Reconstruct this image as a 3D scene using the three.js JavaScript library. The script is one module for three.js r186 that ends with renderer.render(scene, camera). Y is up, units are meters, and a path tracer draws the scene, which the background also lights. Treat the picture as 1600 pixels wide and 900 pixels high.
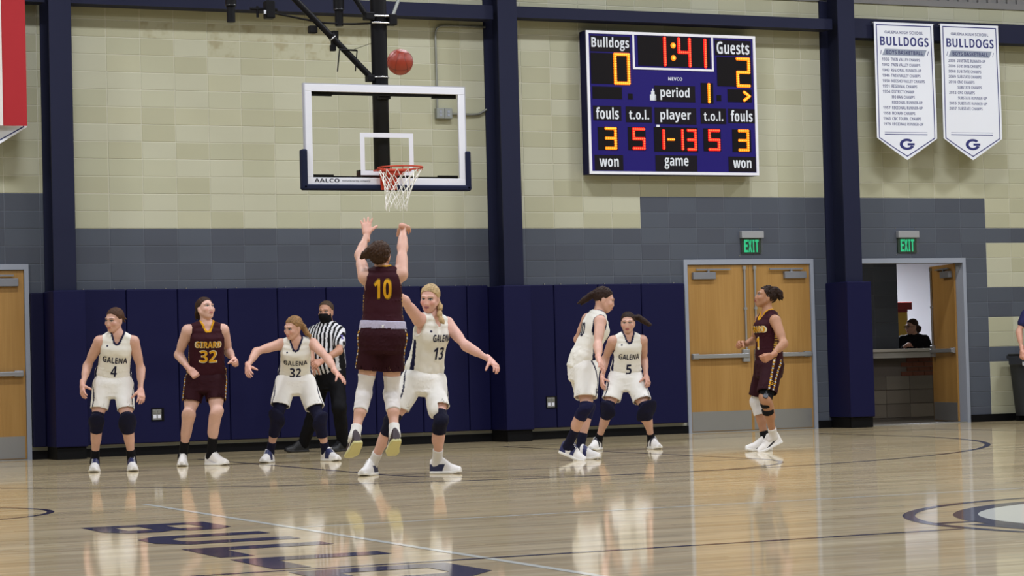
import * as THREE from 'three';
import { RoundedBoxGeometry } from 'three/addons/geometries/RoundedBoxGeometry.js';
import { mergeGeometries, mergeVertices } from 'three/addons/utils/BufferGeometryUtils.js';
import { TessellateModifier } from 'three/addons/modifiers/TessellateModifier.js';
import { ImprovedNoise } from 'three/addons/math/ImprovedNoise.js';
import { FontLoader } from 'three/addons/loaders/FontLoader.js';
import { RectAreaLightUniformsLib } from 'three/addons/lights/RectAreaLightUniformsLib.js';

// ---------------------------------------------------------------- camera, exposure, lights
const renderer = new THREE.WebGLRenderer({ antialias: true });
renderer.toneMapping = THREE.LinearToneMapping;
renderer.toneMappingExposure = 1.0;
renderer.shadowMap.enabled = true;
const scene = new THREE.Scene();
scene.background = new THREE.Color(0x000000);
const camera = new THREE.PerspectiveCamera(13.8335, 1600 / 900, 0.1, 120);   // long lens, low seat beside the far baseline
camera.position.set(-6.8637, 0.8858, 27.06);
camera.rotation.set(0.03416, -0.41587, -0.02671, 'YXZ');
RectAreaLightUniformsLib.init();
const LAMP = { color: 0xf6f8ff, radiance: 95, w: 1.3, d: 0.55, y: 7.6, xs: [-6.3, -1.3, 3.7, 8.7, 13.7], zs: [4.2, 11, 18] };
const HALL_LAMP = { color: 0xf4f6ff, radiance: 58 }, HALL_LAMP_SMALL = { color: 0xfff4e4, radiance: 11 };

// ---------------------------------------------------------------- helpers
const C = 0.2032, B = 0.4064;                       // block course and block length
const font = await new FontLoader().loadAsync('fonts/droid/droid_sans_bold.typeface.json');
let seed = 7; const rnd = () => { seed = (seed * 1664525 + 1013904223) >>> 0; return seed / 4294967296; };
const noise = new ImprovedNoise();
const V = (x, y, z) => new THREE.Vector3(x, y, z);
const std = (color, roughness = 0.6, metalness = 0, extra = {}) => new THREE.MeshStandardMaterial({ color, roughness, metalness, ...extra });
const used = new Map();
function numbered(name) { const n = used.get(name) || 0; used.set(name, n + 1); return n ? name + '_' + String(n).padStart(3, '0') : name; }
function shadows(o) { o.castShadow = true; o.receiveShadow = true; return o; }
function tag(o, label, category, group) { o.userData.label = label; if (category) o.userData.category = category; if (group) o.userData.group = group; return o; }
function thing(name, label, category, pos = [0, 0, 0], turn = 0, group) {
  const o = new THREE.Group(); o.name = numbered(name); o.position.set(...pos); o.rotation.y = turn; scene.add(o);
  return tag(o, label, category, group);
}
function single(name, geo, mat, label, category, group) { const m = shadows(new THREE.Mesh(geo, mat)); m.name = numbered(name); scene.add(m); return tag(m, label, category, group); }
function part(parent, name, geo, mat, label) { const m = shadows(new THREE.Mesh(Array.isArray(geo) ? merge(geo) : geo, mat)); m.name = name; parent.add(m); if (label) m.userData.label = label; return m; }
function structure(name, geo, mat, label) {
  const m = geo ? shadows(new THREE.Mesh(Array.isArray(geo) ? merge(geo) : geo, mat)) : new THREE.Group();
  m.name = numbered(name); m.userData.kind = 'structure'; m.userData.label = label; scene.add(m); return m;
}
const plain = (g) => { const o = g.index ? g.toNonIndexed() : g; for (const k of Object.keys(o.attributes)) if (!['position', 'normal', 'uv'].includes(k)) o.deleteAttribute(k); return o; };
const merge = (list) => { const l = list.map(plain); if (!l.every((g) => g.attributes.uv)) l.forEach((g) => g.deleteAttribute('uv')); return mergeGeometries(l); };
const box = (x0, x1, y0, y1, z0, z1) => new THREE.BoxGeometry(x1 - x0, y1 - y0, z1 - z0).translate((x0 + x1) / 2, (y0 + y1) / 2, (z0 + z1) / 2);
const rbox = (x0, x1, y0, y1, z0, z1, r = 0.008, s = 2) => new RoundedBoxGeometry(x1 - x0, y1 - y0, z1 - z0, s, r).translate((x0 + x1) / 2, (y0 + y1) / 2, (z0 + z1) / 2);
function rod(a, b, r, r2 = r, seg = 12) {
  const p = V(...a), q = V(...b), d = q.clone().sub(p), L = d.length();
  const g = new THREE.CylinderGeometry(r2, r, L, seg); g.translate(0, L / 2, 0);
  g.applyQuaternion(new THREE.Quaternion().setFromUnitVectors(V(0, 1, 0), d.normalize())); return g.translate(p.x, p.y, p.z);
}
const tube = (pts, r, n = 40, seg = 8) => new THREE.TubeGeometry(new THREE.CatmullRomCurve3(pts.map((p) => V(...p)), false, 'catmullrom', 0.3), n, r, seg);
function glyphs(text, w, h, depth = 0) {             // lettering fitted to a box w by h, centred on the origin, facing +z
  const shapes = font.generateShapes(text, 1);
  const g = depth ? new THREE.ExtrudeGeometry(shapes, { depth, bevelEnabled: false, curveSegments: 5 }) : new THREE.ShapeGeometry(shapes, 5);
  g.computeBoundingBox(); const b = g.boundingBox; g.translate(-(b.min.x + b.max.x) / 2, -(b.min.y + b.max.y) / 2, 0);
  const sy = h / (b.max.y - b.min.y), sx = w ? w / (b.max.x - b.min.x) : sy; return g.scale(sx, sy, 1);
}
const polyline = (pts, holes) => { const s = new THREE.Shape(pts.map(([x, y]) => new THREE.Vector2(x, y))); for (const h of holes || []) s.holes.push(new THREE.Path(h.map(([x, y]) => new THREE.Vector2(x, y)))); return s; };
function dataTexture(n, m, fn, repeat, srgb = true) {
  const d = new Uint8Array(n * m * 4);
  for (let j = 0; j < m; j++) for (let i = 0; i < n; i++) { const c = fn(i / n, j / m, i, j), o = (j * n + i) * 4; d[o] = c[0]; d[o + 1] = c[1]; d[o + 2] = c[2]; d[o + 3] = 255; }
  const t = new THREE.DataTexture(d, n, m); t.wrapS = t.wrapT = THREE.RepeatWrapping; t.magFilter = THREE.LinearFilter; t.minFilter = THREE.LinearMipmapLinearFilter; t.generateMipmaps = true;
  if (srgb) t.colorSpace = THREE.SRGBColorSpace; if (repeat) t.repeat.set(...repeat); t.needsUpdate = true; return t;
}
function planarUV(g, sx, sy, axes = 'xz') {
  const p = g.attributes.position, uv = new Float32Array(p.count * 2), get = { x: (i) => p.getX(i), y: (i) => p.getY(i), z: (i) => p.getZ(i) };
  for (let i = 0; i < p.count; i++) { uv[2 * i] = get[axes[0]](i) / sx; uv[2 * i + 1] = get[axes[1]](i) / sy; }
  g.setAttribute('uv', new THREE.BufferAttribute(uv, 2)); return g;
}
const clamp = (x, a, b) => Math.min(b, Math.max(a, x)), mix = (a, b, t) => a + (b - a) * t;
const smooth = (a, b, x) => { const t = clamp((x - a) / (b - a), 0, 1); return t * t * (3 - 2 * t); };

// ---------------------------------------------------------------- materials
const grit = dataTexture(256, 256, () => { const v = 110 + rnd() * 110; return [v, v, v]; }, null, false);
const dark = (color, roughness, spec = 0.25) => new THREE.MeshPhysicalMaterial({ color, roughness, specularIntensity: spec });   // matt paints, vinyl and cloth
const M = {
  mortar: std(0xc6c5b3, 0.95), tan: [0xb3b39b, 0xafaf96, 0xb6b6a0, 0xacab91, 0xb3b298].map((c) => std(c, 0.9, 0, { bumpMap: grit, bumpScale: 0.0012 })),
  grey: [0x494f5a, 0x474c57, 0x4c525d].map((c) => std(c, 0.85, 0, { bumpMap: grit, bumpScale: 0.0012 })),
  greyMortar: std(0x5d636e, 0.9), steel: dark(0x202339, 0.55), pad: dark(0x14153a, 0.5), padDark: dark(0x12132f, 0.55), base: dark(0x0b0b0d, 0.6),
  frame: std(0x9097a5, 0.5), wood: null, stainless: std(0x9a9b9c, 0.4, 0.7), closer: std(0x82858d, 0.45, 0.4), bar: std(0xa6a8ad, 0.35, 0.7),
  blackSteel: dark(0x0f0f12, 0.5), chrome: std(0xc0c2c6, 0.25, 0.9), conduit: std(0x8b8d86, 0.4, 0.6), galvanized: std(0x8f938f, 0.45, 0.5),
  white: std(0xdfe2ec, 0.5), boardPad: dark(0x1b2038, 0.7), orange: std(0xb8381a, 0.45), net: std(0xe9e8e2, 0.85), siding: std(0x7d7c7c, 0.7), ceiling: std(0x5e5c58, 0.9),
};
M.stained = [11, 37].map((o) => std(0xffffff, 0.9, 0, { bumpMap: grit, bumpScale: 0.0012, map: dataTexture(96, 96, (u, v) => { const e = smooth(0, 0.2, Math.min(u % 0.5, 0.5 - (u % 0.5)) * 4), s = smooth(-0.15, 0.75, noise.noise(u * 3.2 + o, v * 2.4 + o, 1) + 0.35 * noise.noise(u * 9 + o, v * 8, 2)) * 0.42 * (0.4 + 0.6 * e); return [mix(178, 132, s), mix(177, 119, s), mix(152, 84, s)]; }) }));   // blocks with brown water marks
M.wood = std(0xffffff, 0.42, 0, { map: dataTexture(512, 1024, (u, v, i, j) => {
  const g = noise.noise(u * 46, v * 3.2, 1) * 0.5 + noise.noise(u * 130, v * 6, 4) * 0.35 + noise.noise(u * 5, v * 1.1, 9) * 0.8;
  return [163 + g * 13, 124 + g * 13, 66 + g * 12];
}) });
// ---------------------------------------------------------------- floor
const floorMap = (() => {
  const strips = 140, off = [], tone = [];
  for (let k = 0; k < strips; k++) { off.push(rnd()); tone.push([...Array(9)].map(() => [rnd() - 0.5, rnd() - 0.5])); }
  return dataTexture(2048, 1400, (u, v) => {
    const k = Math.floor(v * strips) % strips, f = v * strips - Math.floor(v * strips), b = ((u + off[k]) * 9) % 9, t = tone[k][Math.floor(b)];
    const band = noise.noise(u * 4, v * 26, 3) * 0.6 + noise.noise(u * 9, v * 60, 8) * 0.5, g = noise.noise(u * 90, v * 700, 2) * 5;
    const gap = f < 0.05 || (b % 1) < 0.003 ? -16 : 0, n = t[0] * 22 + band * 26 + g + gap;
    return [clamp(194 + n, 0, 255), clamp(177 + n + t[1] * 5, 0, 255), clamp(140 + n + t[1] * 10 - band * 3, 0, 255)];
  });
})();
const GLOSS = { roughness: 0.5, clearcoat: 0.8, clearcoatRoughness: 0.06, specularIntensity: 0.2 };
M.maple = new THREE.MeshPhysicalMaterial({ map: floorMap, ...GLOSS });
M.lineNavy = new THREE.MeshPhysicalMaterial({ color: 0x15163f, ...GLOSS });
M.lineWhite = new THREE.MeshPhysicalMaterial({ color: 0xd6d9d2, ...GLOSS });
const floor = structure('floor', planarUV(new THREE.BoxGeometry(30, 0.2, 34).translate(3, -0.1, 16.9), 8, 8), M.maple, 'glossy maple gym floor with navy and white court lines');
const flat = (shape, y = 0.0012) => new THREE.ShapeGeometry(shape, 48).rotateX(Math.PI / 2).translate(0, y, 0);   // shape x,y -> floor x,z
const face = (g) => { const ix = g.index; if (ix) for (let i = 0; i < ix.count; i += 3) { const a = ix.getX(i); ix.setX(i, ix.getX(i + 1)); ix.setX(i + 1, a); } const n = g.attributes.normal; for (let i = 0; i < n.count; i++) n.setXYZ(i, 0, 1, 0); return g; };
const slab = (x0, x1, z0, z1, y) => face(flat(polyline([[x0, z0], [x1, z0], [x1, z1], [x0, z1]]), y));
const HX = 2.215, LW = 0.05;
function arcBand(cx, cz, r0, r1, a0, a1, n = 90) {
  const p = []; for (let i = 0; i <= n; i++) { const a = mix(a0, a1, i / n); p.push([cx + r1 * Math.cos(a), cz + r1 * Math.sin(a)]); }
  for (let i = n; i >= 0; i--) { const a = mix(a0, a1, i / n); p.push([cx + r0 * Math.cos(a), cz + r0 * Math.sin(a)]); }
  return face(flat(polyline(p)));
}
const line = (name, g, m = M.lineNavy) => part(floor, name, g, m);
line('baseline', slab(-5.4, 9.84, 2.0, 2.05)); line('sideline', slab(-5.45, -5.4, 2.0, 31)); line('sideline', slab(9.84, 9.89, 2.0, 31));
line('lane_line', slab(HX - 1.83, HX - 1.78, 2.05, 7.85)); line('lane_line', slab(HX + 1.78, HX + 1.83, 2.05, 7.85)); line('free_throw_line', slab(HX - 1.83, HX + 1.83, 7.85, 7.9));
line('free_throw_arc', arcBand(HX, 7.85, 1.78, 1.83, 0.03, Math.PI - 0.03));
line('three_point_line', arcBand(HX, 3.66, 5.97, 6.03, 0, Math.PI, 140)); line('three_point_straight', slab(HX - 6.03, HX - 5.97, 2.05, 3.66)); line('three_point_straight', slab(HX + 5.97, HX + 6.03, 2.05, 3.66));
line('division_line', slab(-5.4, -0.02 + HX - 2.0, 16.72, 16.77)); line('division_line', slab(HX + 2.02, 9.84, 16.72, 16.77));
line('volleyball_sideline', slab(-2.5, -2.45, 10.6, 27), M.lineWhite); line('volleyball_attack_line', slab(-2.45, 6.9, 13.86, 13.91), M.lineWhite);
line('corner_arc', arcBand(-4.15, 10.75, 0.92, 0.97, -Math.PI * 0.75, Math.PI * 0.75));
line('center_circle', arcBand(HX, 16.75, 1.93, 2.0, 0, Math.PI * 2, 140));
{ const n = 120, ring = [], hole = []; for (let i = 0; i < n; i++) { const a = i / n * Math.PI * 2; ring.push([HX + 1.72 * Math.cos(a), 16.75 + 1.72 * Math.sin(a)]); hole.push([HX + 1.56 * Math.cos(a), 16.68 + 1.5 * Math.sin(a)]); }
  line('center_emblem', [face(flat(polyline(ring, [hole]))), slab(HX - 1.82, HX - 1.71, 16.5, 17.0)]); line('center_emblem_field', face(flat(polyline(hole), 0.001)), M.lineWhite); }
line('center_emblem_wing', merge([slab(HX - 1.9, HX - 1.64, 16.28, 16.36), slab(HX - 1.9, HX - 1.64, 17.14, 17.22)]));
{ // floor lettering, read from the side of the court: one letter each, blocky with thin strokes towards the court
  const P = { // letter outline: x along the reading direction 0..0.76, y upward 0..0.76
    B: [[[0, 0], [0.55, 0], [0.76, 0.12], [0.76, 0.3], [0.66, 0.39], [0.76, 0.47], [0.76, 0.64], [0.6, 0.76], [0, 0.76]], [[[0.2, 0.16], [0.52, 0.16], [0.52, 0.31], [0.2, 0.31]], [[0.2, 0.47], [0.52, 0.47], [0.52, 0.62], [0.2, 0.62]]]],
    U: [[[0, 0.14], [0.2, 0], [0.56, 0], [0.76, 0.14], [0.76, 0.76], [0.54, 0.76], [0.54, 0.22], [0.48, 0.17], [0.28, 0.17], [0.22, 0.22], [0.22, 0.76], [0, 0.76]]],
    L: [[[0, 0], [0.7, 0], [0.7, 0.18], [0.22, 0.18], [0.22, 0.76], [0, 0.76]]],
    D: [[[0, 0], [0.56, 0], [0.76, 0.18], [0.76, 0.58], [0.56, 0.76], [0, 0.76]], [[[0.22, 0.17], [0.48, 0.17], [0.54, 0.23], [0.54, 0.53], [0.48, 0.59], [0.22, 0.59]]]],
    O: [[[0.2, 0], [0.56, 0], [0.76, 0.18], [0.76, 0.58], [0.56, 0.76], [0.2, 0.76], [0, 0.58], [0, 0.18]], [[[0.28, 0.17], [0.48, 0.17], [0.54, 0.23], [0.54, 0.53], [0.48, 0.59], [0.28, 0.59], [0.22, 0.53], [0.22, 0.23]]]],
    G: [[[0.2, 0], [0.76, 0], [0.76, 0.42], [0.4, 0.42], [0.4, 0.28], [0.54, 0.28], [0.54, 0.17], [0.28, 0.17], [0.22, 0.23], [0.22, 0.53], [0.28, 0.59], [0.76, 0.59], [0.76, 0.76], [0.2, 0.76], [0, 0.58], [0, 0.18]]],
    S: [[[0, 0], [0.6, 0], [0.76, 0.14], [0.76, 0.36], [0.66, 0.46], [0.22, 0.46], [0.22, 0.6], [0.76, 0.6], [0.76, 0.76], [0.16, 0.76], [0, 0.62], [0, 0.38], [0.1, 0.3], [0.54, 0.3], [0.54, 0.16], [0, 0.16]]],
  };
  'BULLDOGS'.split('').forEach((ch, i) => {
    const z0 = [12.9, 14.03, 15.1, 15.95, 16.84, 17.9, 18.95, 20.0][i], [o, h] = P[ch], to = ([x, y]) => [-3.49 + y, z0 + x];
    line('floor_letter', face(flat(polyline(o.map(to), (h || []).map((q) => q.map(to))), 0.0016)));
  });
}

// ---------------------------------------------------------------- room shell
const roomTan = std(0xb3b39b, 0.9);
structure('ceiling', box(-12, 18, 8.4, 8.6, -0.4, 33.9), M.ceiling, 'grey gym roof deck above the lamps');
structure('wall_left', box(-12, -11.8, 0, 8.4, -0.2, 33.9), roomTan, 'tan side wall of the gym');
structure('wall_right', box(17.8, 18, 0, 8.4, -0.2, 33.9), roomTan, 'tan side wall of the gym');
structure('wall_front', box(-12, 18, 0, 8.4, 33.7, 33.9), roomTan, 'tan end wall of the gym');
{ // metal siding over the block, ribbed
  const g = [box(-12, 18, 5.69, 8.4, -0.2, -0.03)]; for (let x = -11.8; x < 17.8; x += 0.16) g.push(box(x, x + 0.06, 5.74, 8.4, -0.03, 0.0)); g.push(box(-12, 18, 5.66, 5.74, -0.2, 0.03));
  structure('trim_1', g, M.siding, 'ribbed grey metal siding above the block wall');
}
// openings of the three doorways (outer edge of each frame)
const DOORS = [[-2.89, -0.96], [7.5, 9.43], [9.9, 11.83]], DTOP = 2.235;
function blockGeo(w) { // one block face with a chamfered arris, z from -0.02 to 0.004
  const h = C - 0.009, a = w / 2, b = h / 2, c = 0.003, f = 0.0025, v = [], n = [], uv = [], ix = [];
  const quad = (p) => { const s = v.length / 3, A = V(...p[0]), N = V(...p[1]).sub(A).cross(V(...p[2]).sub(A)).normalize(); for (const q of p) { v.push(...q); n.push(N.x, N.y, N.z); uv.push(q[0] * 2.5, q[1] * 2.5); } ix.push(s, s + 1, s + 2, s, s + 2, s + 3); };
  const o = [[-a, -b], [a, -b], [a, b], [-a, b]], q = [[-a + c, -b + c], [a - c, -b + c], [a - c, b - c], [-a + c, b - c]];
  quad(q.map(([x, y]) => [x, y, f]));
  for (let i = 0; i < 4; i++) { const j = (i + 1) % 4; quad([[...o[i], 0.0], [...o[j], 0.0], [...q[j], f], [...q[i], f]]); quad([[...o[i], -0.02], [...o[j], -0.02], [...o[j], 0.0], [...o[i], 0.0]]); }
  const g = new THREE.BufferGeometry(); g.setAttribute('position', new THREE.Float32BufferAttribute(v, 3)); g.setAttribute('normal', new THREE.Float32BufferAttribute(n, 3)); g.setAttribute('uv', new THREE.Float32BufferAttribute(uv, 2)); g.setIndex(ix); return g;
}
const geoCache = new Map(); const blockOf = (w) => { const k = w.toFixed(3); if (!geoCache.has(k)) geoCache.set(k, blockGeo(w)); return geoCache.get(k); };
const isGrey = (x, k) => {
  if (x > 12.19) return k === 12 || k === 7 || k === 8 || k === 4;
  if (x > 6.908 || x < -0.42) return k < 15;
  return k < 13;
};
const STAIN = new Set(['3,23', '3,24', '4,24', '5,23', '5,24', '6,24', '6,23', '7,24', '1,24']);   // water-marked blocks under the girt
function bay(n0, n1, vis0, vis1, kmin, label) {
  const g = structure('wall_back', null, null, label), x0 = n0 * B, x1 = n1 * B, core = [], z = -0.0025;
  // mortar core with the door openings left out
  let cuts = DOORS.map(([a, b]) => [Math.max(a, x0), Math.min(b, x1)]).filter(([a, b]) => b > a), x = x0;
  for (const [a, b] of cuts) { if (a > x) core.push(box(x, a, 0, DTOP, -0.2, z)); x = b; }
  if (x < x1) core.push(box(x, x1, 0, DTOP, -0.2, z));
  core.push(box(x0, x1, DTOP, 28 * C, -0.2, z));
  part(g, 'mortar', core, M.mortar);
  const gm = []; for (let n = Math.max(vis0, n0); n < vis1; n++) for (let k = 0; k < 28; k++) if (k >= kmin(n) && isGrey((n + 0.5) * B, k)) { let a = n * B, b = a + B; if (k < 11) { for (const [p, q] of DOORS) { if (a < q && b > q) a = q; else if (a < p && b > p) b = p; else if (a >= p && b <= q) b = a; } } if (b - a > 0.02) gm.push(box(a, b, k * C, (k + 1) * C, -0.0045, -0.0018)); }
  if (gm.length) part(g, 'grey_joints', gm, M.greyMortar);
  const rowTone = [...Array(30)].map(() => rnd());
  for (let n = vis0; n < vis1; n++) for (let k = 0; k < 28; k++) {
    let a = n * B, b = a + B;
    if (k < kmin(n)) continue;
    if (k < 11) { let skip = false; for (const [p, q] of DOORS) { if (a >= p - 0.01 && b <= q + 0.01) skip = true; else if (a < q && b > q) a = q; else if (a < p && b > p) b = p; } if (skip || b - a < 0.04) continue; }
    const gr = isGrey((a + b) / 2, k), list = gr ? M.grey : M.tan;
    const pick = gr ? Math.floor(rnd() * 3) : Math.floor((rowTone[k] * 0.45 + rnd() * 0.55) * 5);
    const m = part(g, 'block', blockOf(b - a - 0.009), STAIN.has(n + ',' + k) ? M.stained[(n + k) % 2] : list[Math.min(pick, list.length - 1)]);
    m.position.set((a + b) / 2, (k + 0.5) * C, 0);
  }
  return g;
}
bay(-29, -2, -6, -2, () => 9, 'painted block wall over the wooden door by the flag');
bay(-2, 12, -2, 12, () => 9, 'tan block wall over a grey band behind the basket');
bay(12, 24, 12, 24, (n) => (n >= 23 ? 0 : 9), 'tan and grey block wall behind the scoreboard');
bay(24, 45, 24, 34, () => 0, 'tan and grey striped block wall beside the open doorway');
structure('baseboard_back', [box(-0.96, 7.5, 0, 0.1, -0.005, 0.035), box(9.43, 9.9, 0, 0.1, -0.005, 0.03), box(11.83, 17.8, 0, 0.1, -0.005, 0.03)], M.base, 'black rubber base along the block wall');

// ---------------------------------------------------------------- steel columns and girts
for (const [xc, label] of [[-0.645, 'navy steel column beside the hanging flag'], [4.91, 'navy steel column between the basket and the scoreboard'], [9.77, 'navy steel column between the scoreboard and the pennants']]) {
  const t = structure('column', null, null, label); t.position.set(xc, 0, 0);
  part(t, 'flange', box(-0.128, 0.128, 0, 8.4, 0.455, 0.48), M.steel); part(t, 'flange', box(-0.128, 0.128, 0, 8.4, 0.004, 0.03), M.steel); part(t, 'web', box(-0.01, 0.01, 0, 8.4, 0.03, 0.455), M.steel);
}
for (const [x0, x1, y0, y1, label] of [[-11.8, -0.79, 5.2, 5.37, 'navy steel girt over the hanging flag'], [-0.51, 4.77, 5.2, 5.37, 'navy steel girt above the basket'], [5.05, 9.63, 5.235, 5.375, 'navy steel girt above the scoreboard'], [9.91, 17.8, 5.14, 5.4, 'navy steel girt carrying the pennants']]) {
  const t = structure('trim_2', null, null, label);
  part(t, 'top_flange', box(x0, x1, y1 - 0.02, y1, 0.12, 0.36), M.steel); part(t, 'web', box(x0, x1, y0 + 0.02, y1 - 0.02, 0.33, 0.36), M.steel); part(t, 'bottom_flange', box(x0, x1, y0, y0 + 0.02, 0.12, 0.36), M.steel);
}

// ---------------------------------------------------------------- wall pads
{
  const pads = [];
  let x = -0.455; while (x < 4.6) { pads.push([x, Math.min(x + 0.612, 4.728)]); x += 0.612; }
  pads.push([5.13, 5.618], [5.618, 6.232], [6.232, 6.847], [6.847, 7.47]);
  const ord = ['first', 'second', 'third', 'fourth', 'fifth', 'sixth', 'seventh', 'eighth', 'ninth', 'tenth'];
  for (const [i, [a, b]] of pads.entries()) {
    const right = a > 5, t = thing('wall_pad', right ? ord[pads.length - 1 - i] + ' navy wall pad from the closed double doors, under the scoreboard' : ord[i] + ' navy wall pad from the column by the flag, behind the basket', 'wall pad', [(a + b) / 2, 0, 0.004], 0, right ? 'wall pads under the scoreboard' : 'wall pads behind the basket');
    const w = (b - a) / 2 - 0.003; part(t, 'cover', rbox(-w, w, 0.14, 1.93, 0.012, 0.085, 0.016, 3), M.pad); part(t, 'backing', box(-w + 0.01, w - 0.01, 0.145, 1.925, 0.0, 0.012), M.base);
    for (const s of [-0.6, 0.6]) part(t, 'clip', box(s * w - 0.006, s * w + 0.006, 1.925, 1.945, 0.004, 0.03), M.chrome);
  }
  const n = thing('wall_pad', 'narrow navy pad between the wooden door frame and the column', 'wall pad', [-0.9, 0, 0.004]); part(n, 'cover', rbox(-0.055, 0.097, 0.14, 1.9, 0.004, 0.085, 0.014, 2), M.padDark);
  for (const [xc, where] of [[-0.615, 'beside the left-hand wooden door'], [4.915, 'between basket and scoreboard'], [9.8, 'between the double doors and the open doorway']]) {
    const t = thing('column_pad', 'navy vinyl pad wrapped around the steel column ' + where.replace('left-hand ', ''), 'column pad', [xc, 0, 0]);
    part(t, 'front_panel', rbox(-0.185, 0.185, 0.14, 1.91, 0.49, 0.55, 0.014, 3), M.pad);
    for (const s of [-1, 1]) part(t, 'side_panel', rbox(s > 0 ? 0.14 : -0.185, s > 0 ? 0.185 : -0.14, 0.14, 1.91, 0.005, 0.5, 0.012, 2), M.pad);
    part(t, 'plinth', [box(-0.165, 0.165, 0.003, 0.14, 0.49, 0.52), box(-0.165, -0.14, 0.003, 0.14, 0.04, 0.5), box(0.14, 0.165, 0.003, 0.14, 0.04, 0.5)], M.base);
  }
}

// ---------------------------------------------------------------- doors
function doorFrame(t, W) {
  const h = W / 2, d = 0.05;
  part(t, 'frame', [box(-h, -h + d, 0, DTOP, -0.2, 0.03), box(h - d, h, 0, DTOP, -0.2, 0.03), box(-h + d, h - d, DTOP - 0.065, DTOP, -0.2, 0.03)], M.frame);
}
const leafGeo = (w) => { const g = rbox(0, w, 0.012, DTOP - 0.07, -0.022, 0.022, 0.003, 1); return planarUV(plain(g), 0.95, 2.3, 'xy'); };
function leaf(parent, w, hingeRight, withRods) { // leaf built from its hinge at x=0 towards +x, mirrored for a right-hand hinge
  const l = new THREE.Group(); l.name = 'door_leaf'; parent.add(l); const s = hingeRight ? -1 : 1, bx = (a, b, ...r) => (s > 0 ? box(a, b, ...r) : box(-b, -a, ...r)), rb = (a, b, ...r) => (s > 0 ? rbox(a, b, ...r) : rbox(-b, -a, ...r));
  const g = leafGeo(w); if (s < 0) g.translate(-w, 0, 0);
  part(l, 'panel', g, M.wood);
  part(l, 'kick_plate', bx(0.02, w - 0.02, 0.02, 0.27, 0.022, 0.025), M.stainless, 'brushed steel kick plate');
  part(l, 'push_bar', [rb(0.03, w - 0.06, 0.955, 1.01, 0.05, 0.085, 0.008), rb(0.03, 0.13, 0.945, 1.02, 0.022, 0.06, 0.006), rb(w - 0.14, w - 0.04, 0.9, 1.06, 0.022, 0.07, 0.006)], M.bar, 'metal push bar');
  part(l, 'door_closer', [rb(0.07, 0.4, 1.98, 2.07, 0.022, 0.075, 0.006), bx(0.12, 0.62, 2.095, 2.115, 0.045, 0.065), bx(0.28, 0.31, 2.06, 2.11, 0.04, 0.07)], M.closer, 'grey door closer');
  if (withRods) part(l, 'vertical_rod', [bx(w - 0.085, w - 0.065, 1.05, 2.14, 0.03, 0.05), bx(w - 0.095, w - 0.055, 1.58, 1.61, 0.022, 0.055), bx(w - 0.095, w - 0.055, 2.1, 2.15, 0.022, 0.055)], M.bar, 'steel latch rod');
  return l;
}
DOORS.forEach(([a, b], i) => {
  const xc = (a + b) / 2, W = b - a, w = W / 2 - 0.053, t = structure('door_' + (i + 1), null, null, ['wooden gym door with grey frame below the flag', 'closed wooden double doors with push bars under an exit sign', 'open doorway with its wooden leaf swung into the hall'][i]);
  t.position.set(xc, 0, 0); doorFrame(t, W);
  const L = leaf(t, w, false, true), R = leaf(t, w, true, true); L.position.set(-W / 2 + 0.052, 0, -0.02); R.position.set(W / 2 - 0.052, 0, -0.02);
  if (i === 2) { L.position.z = R.position.z = -0.15; L.rotation.y = THREE.MathUtils.degToRad(96); R.rotation.y = -THREE.MathUtils.degToRad(103); }
  part(t, 'threshold', box(-W / 2 + 0.05, W / 2 - 0.05, 0, 0.01, -0.19, 0.02), M.stainless);
});

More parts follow.
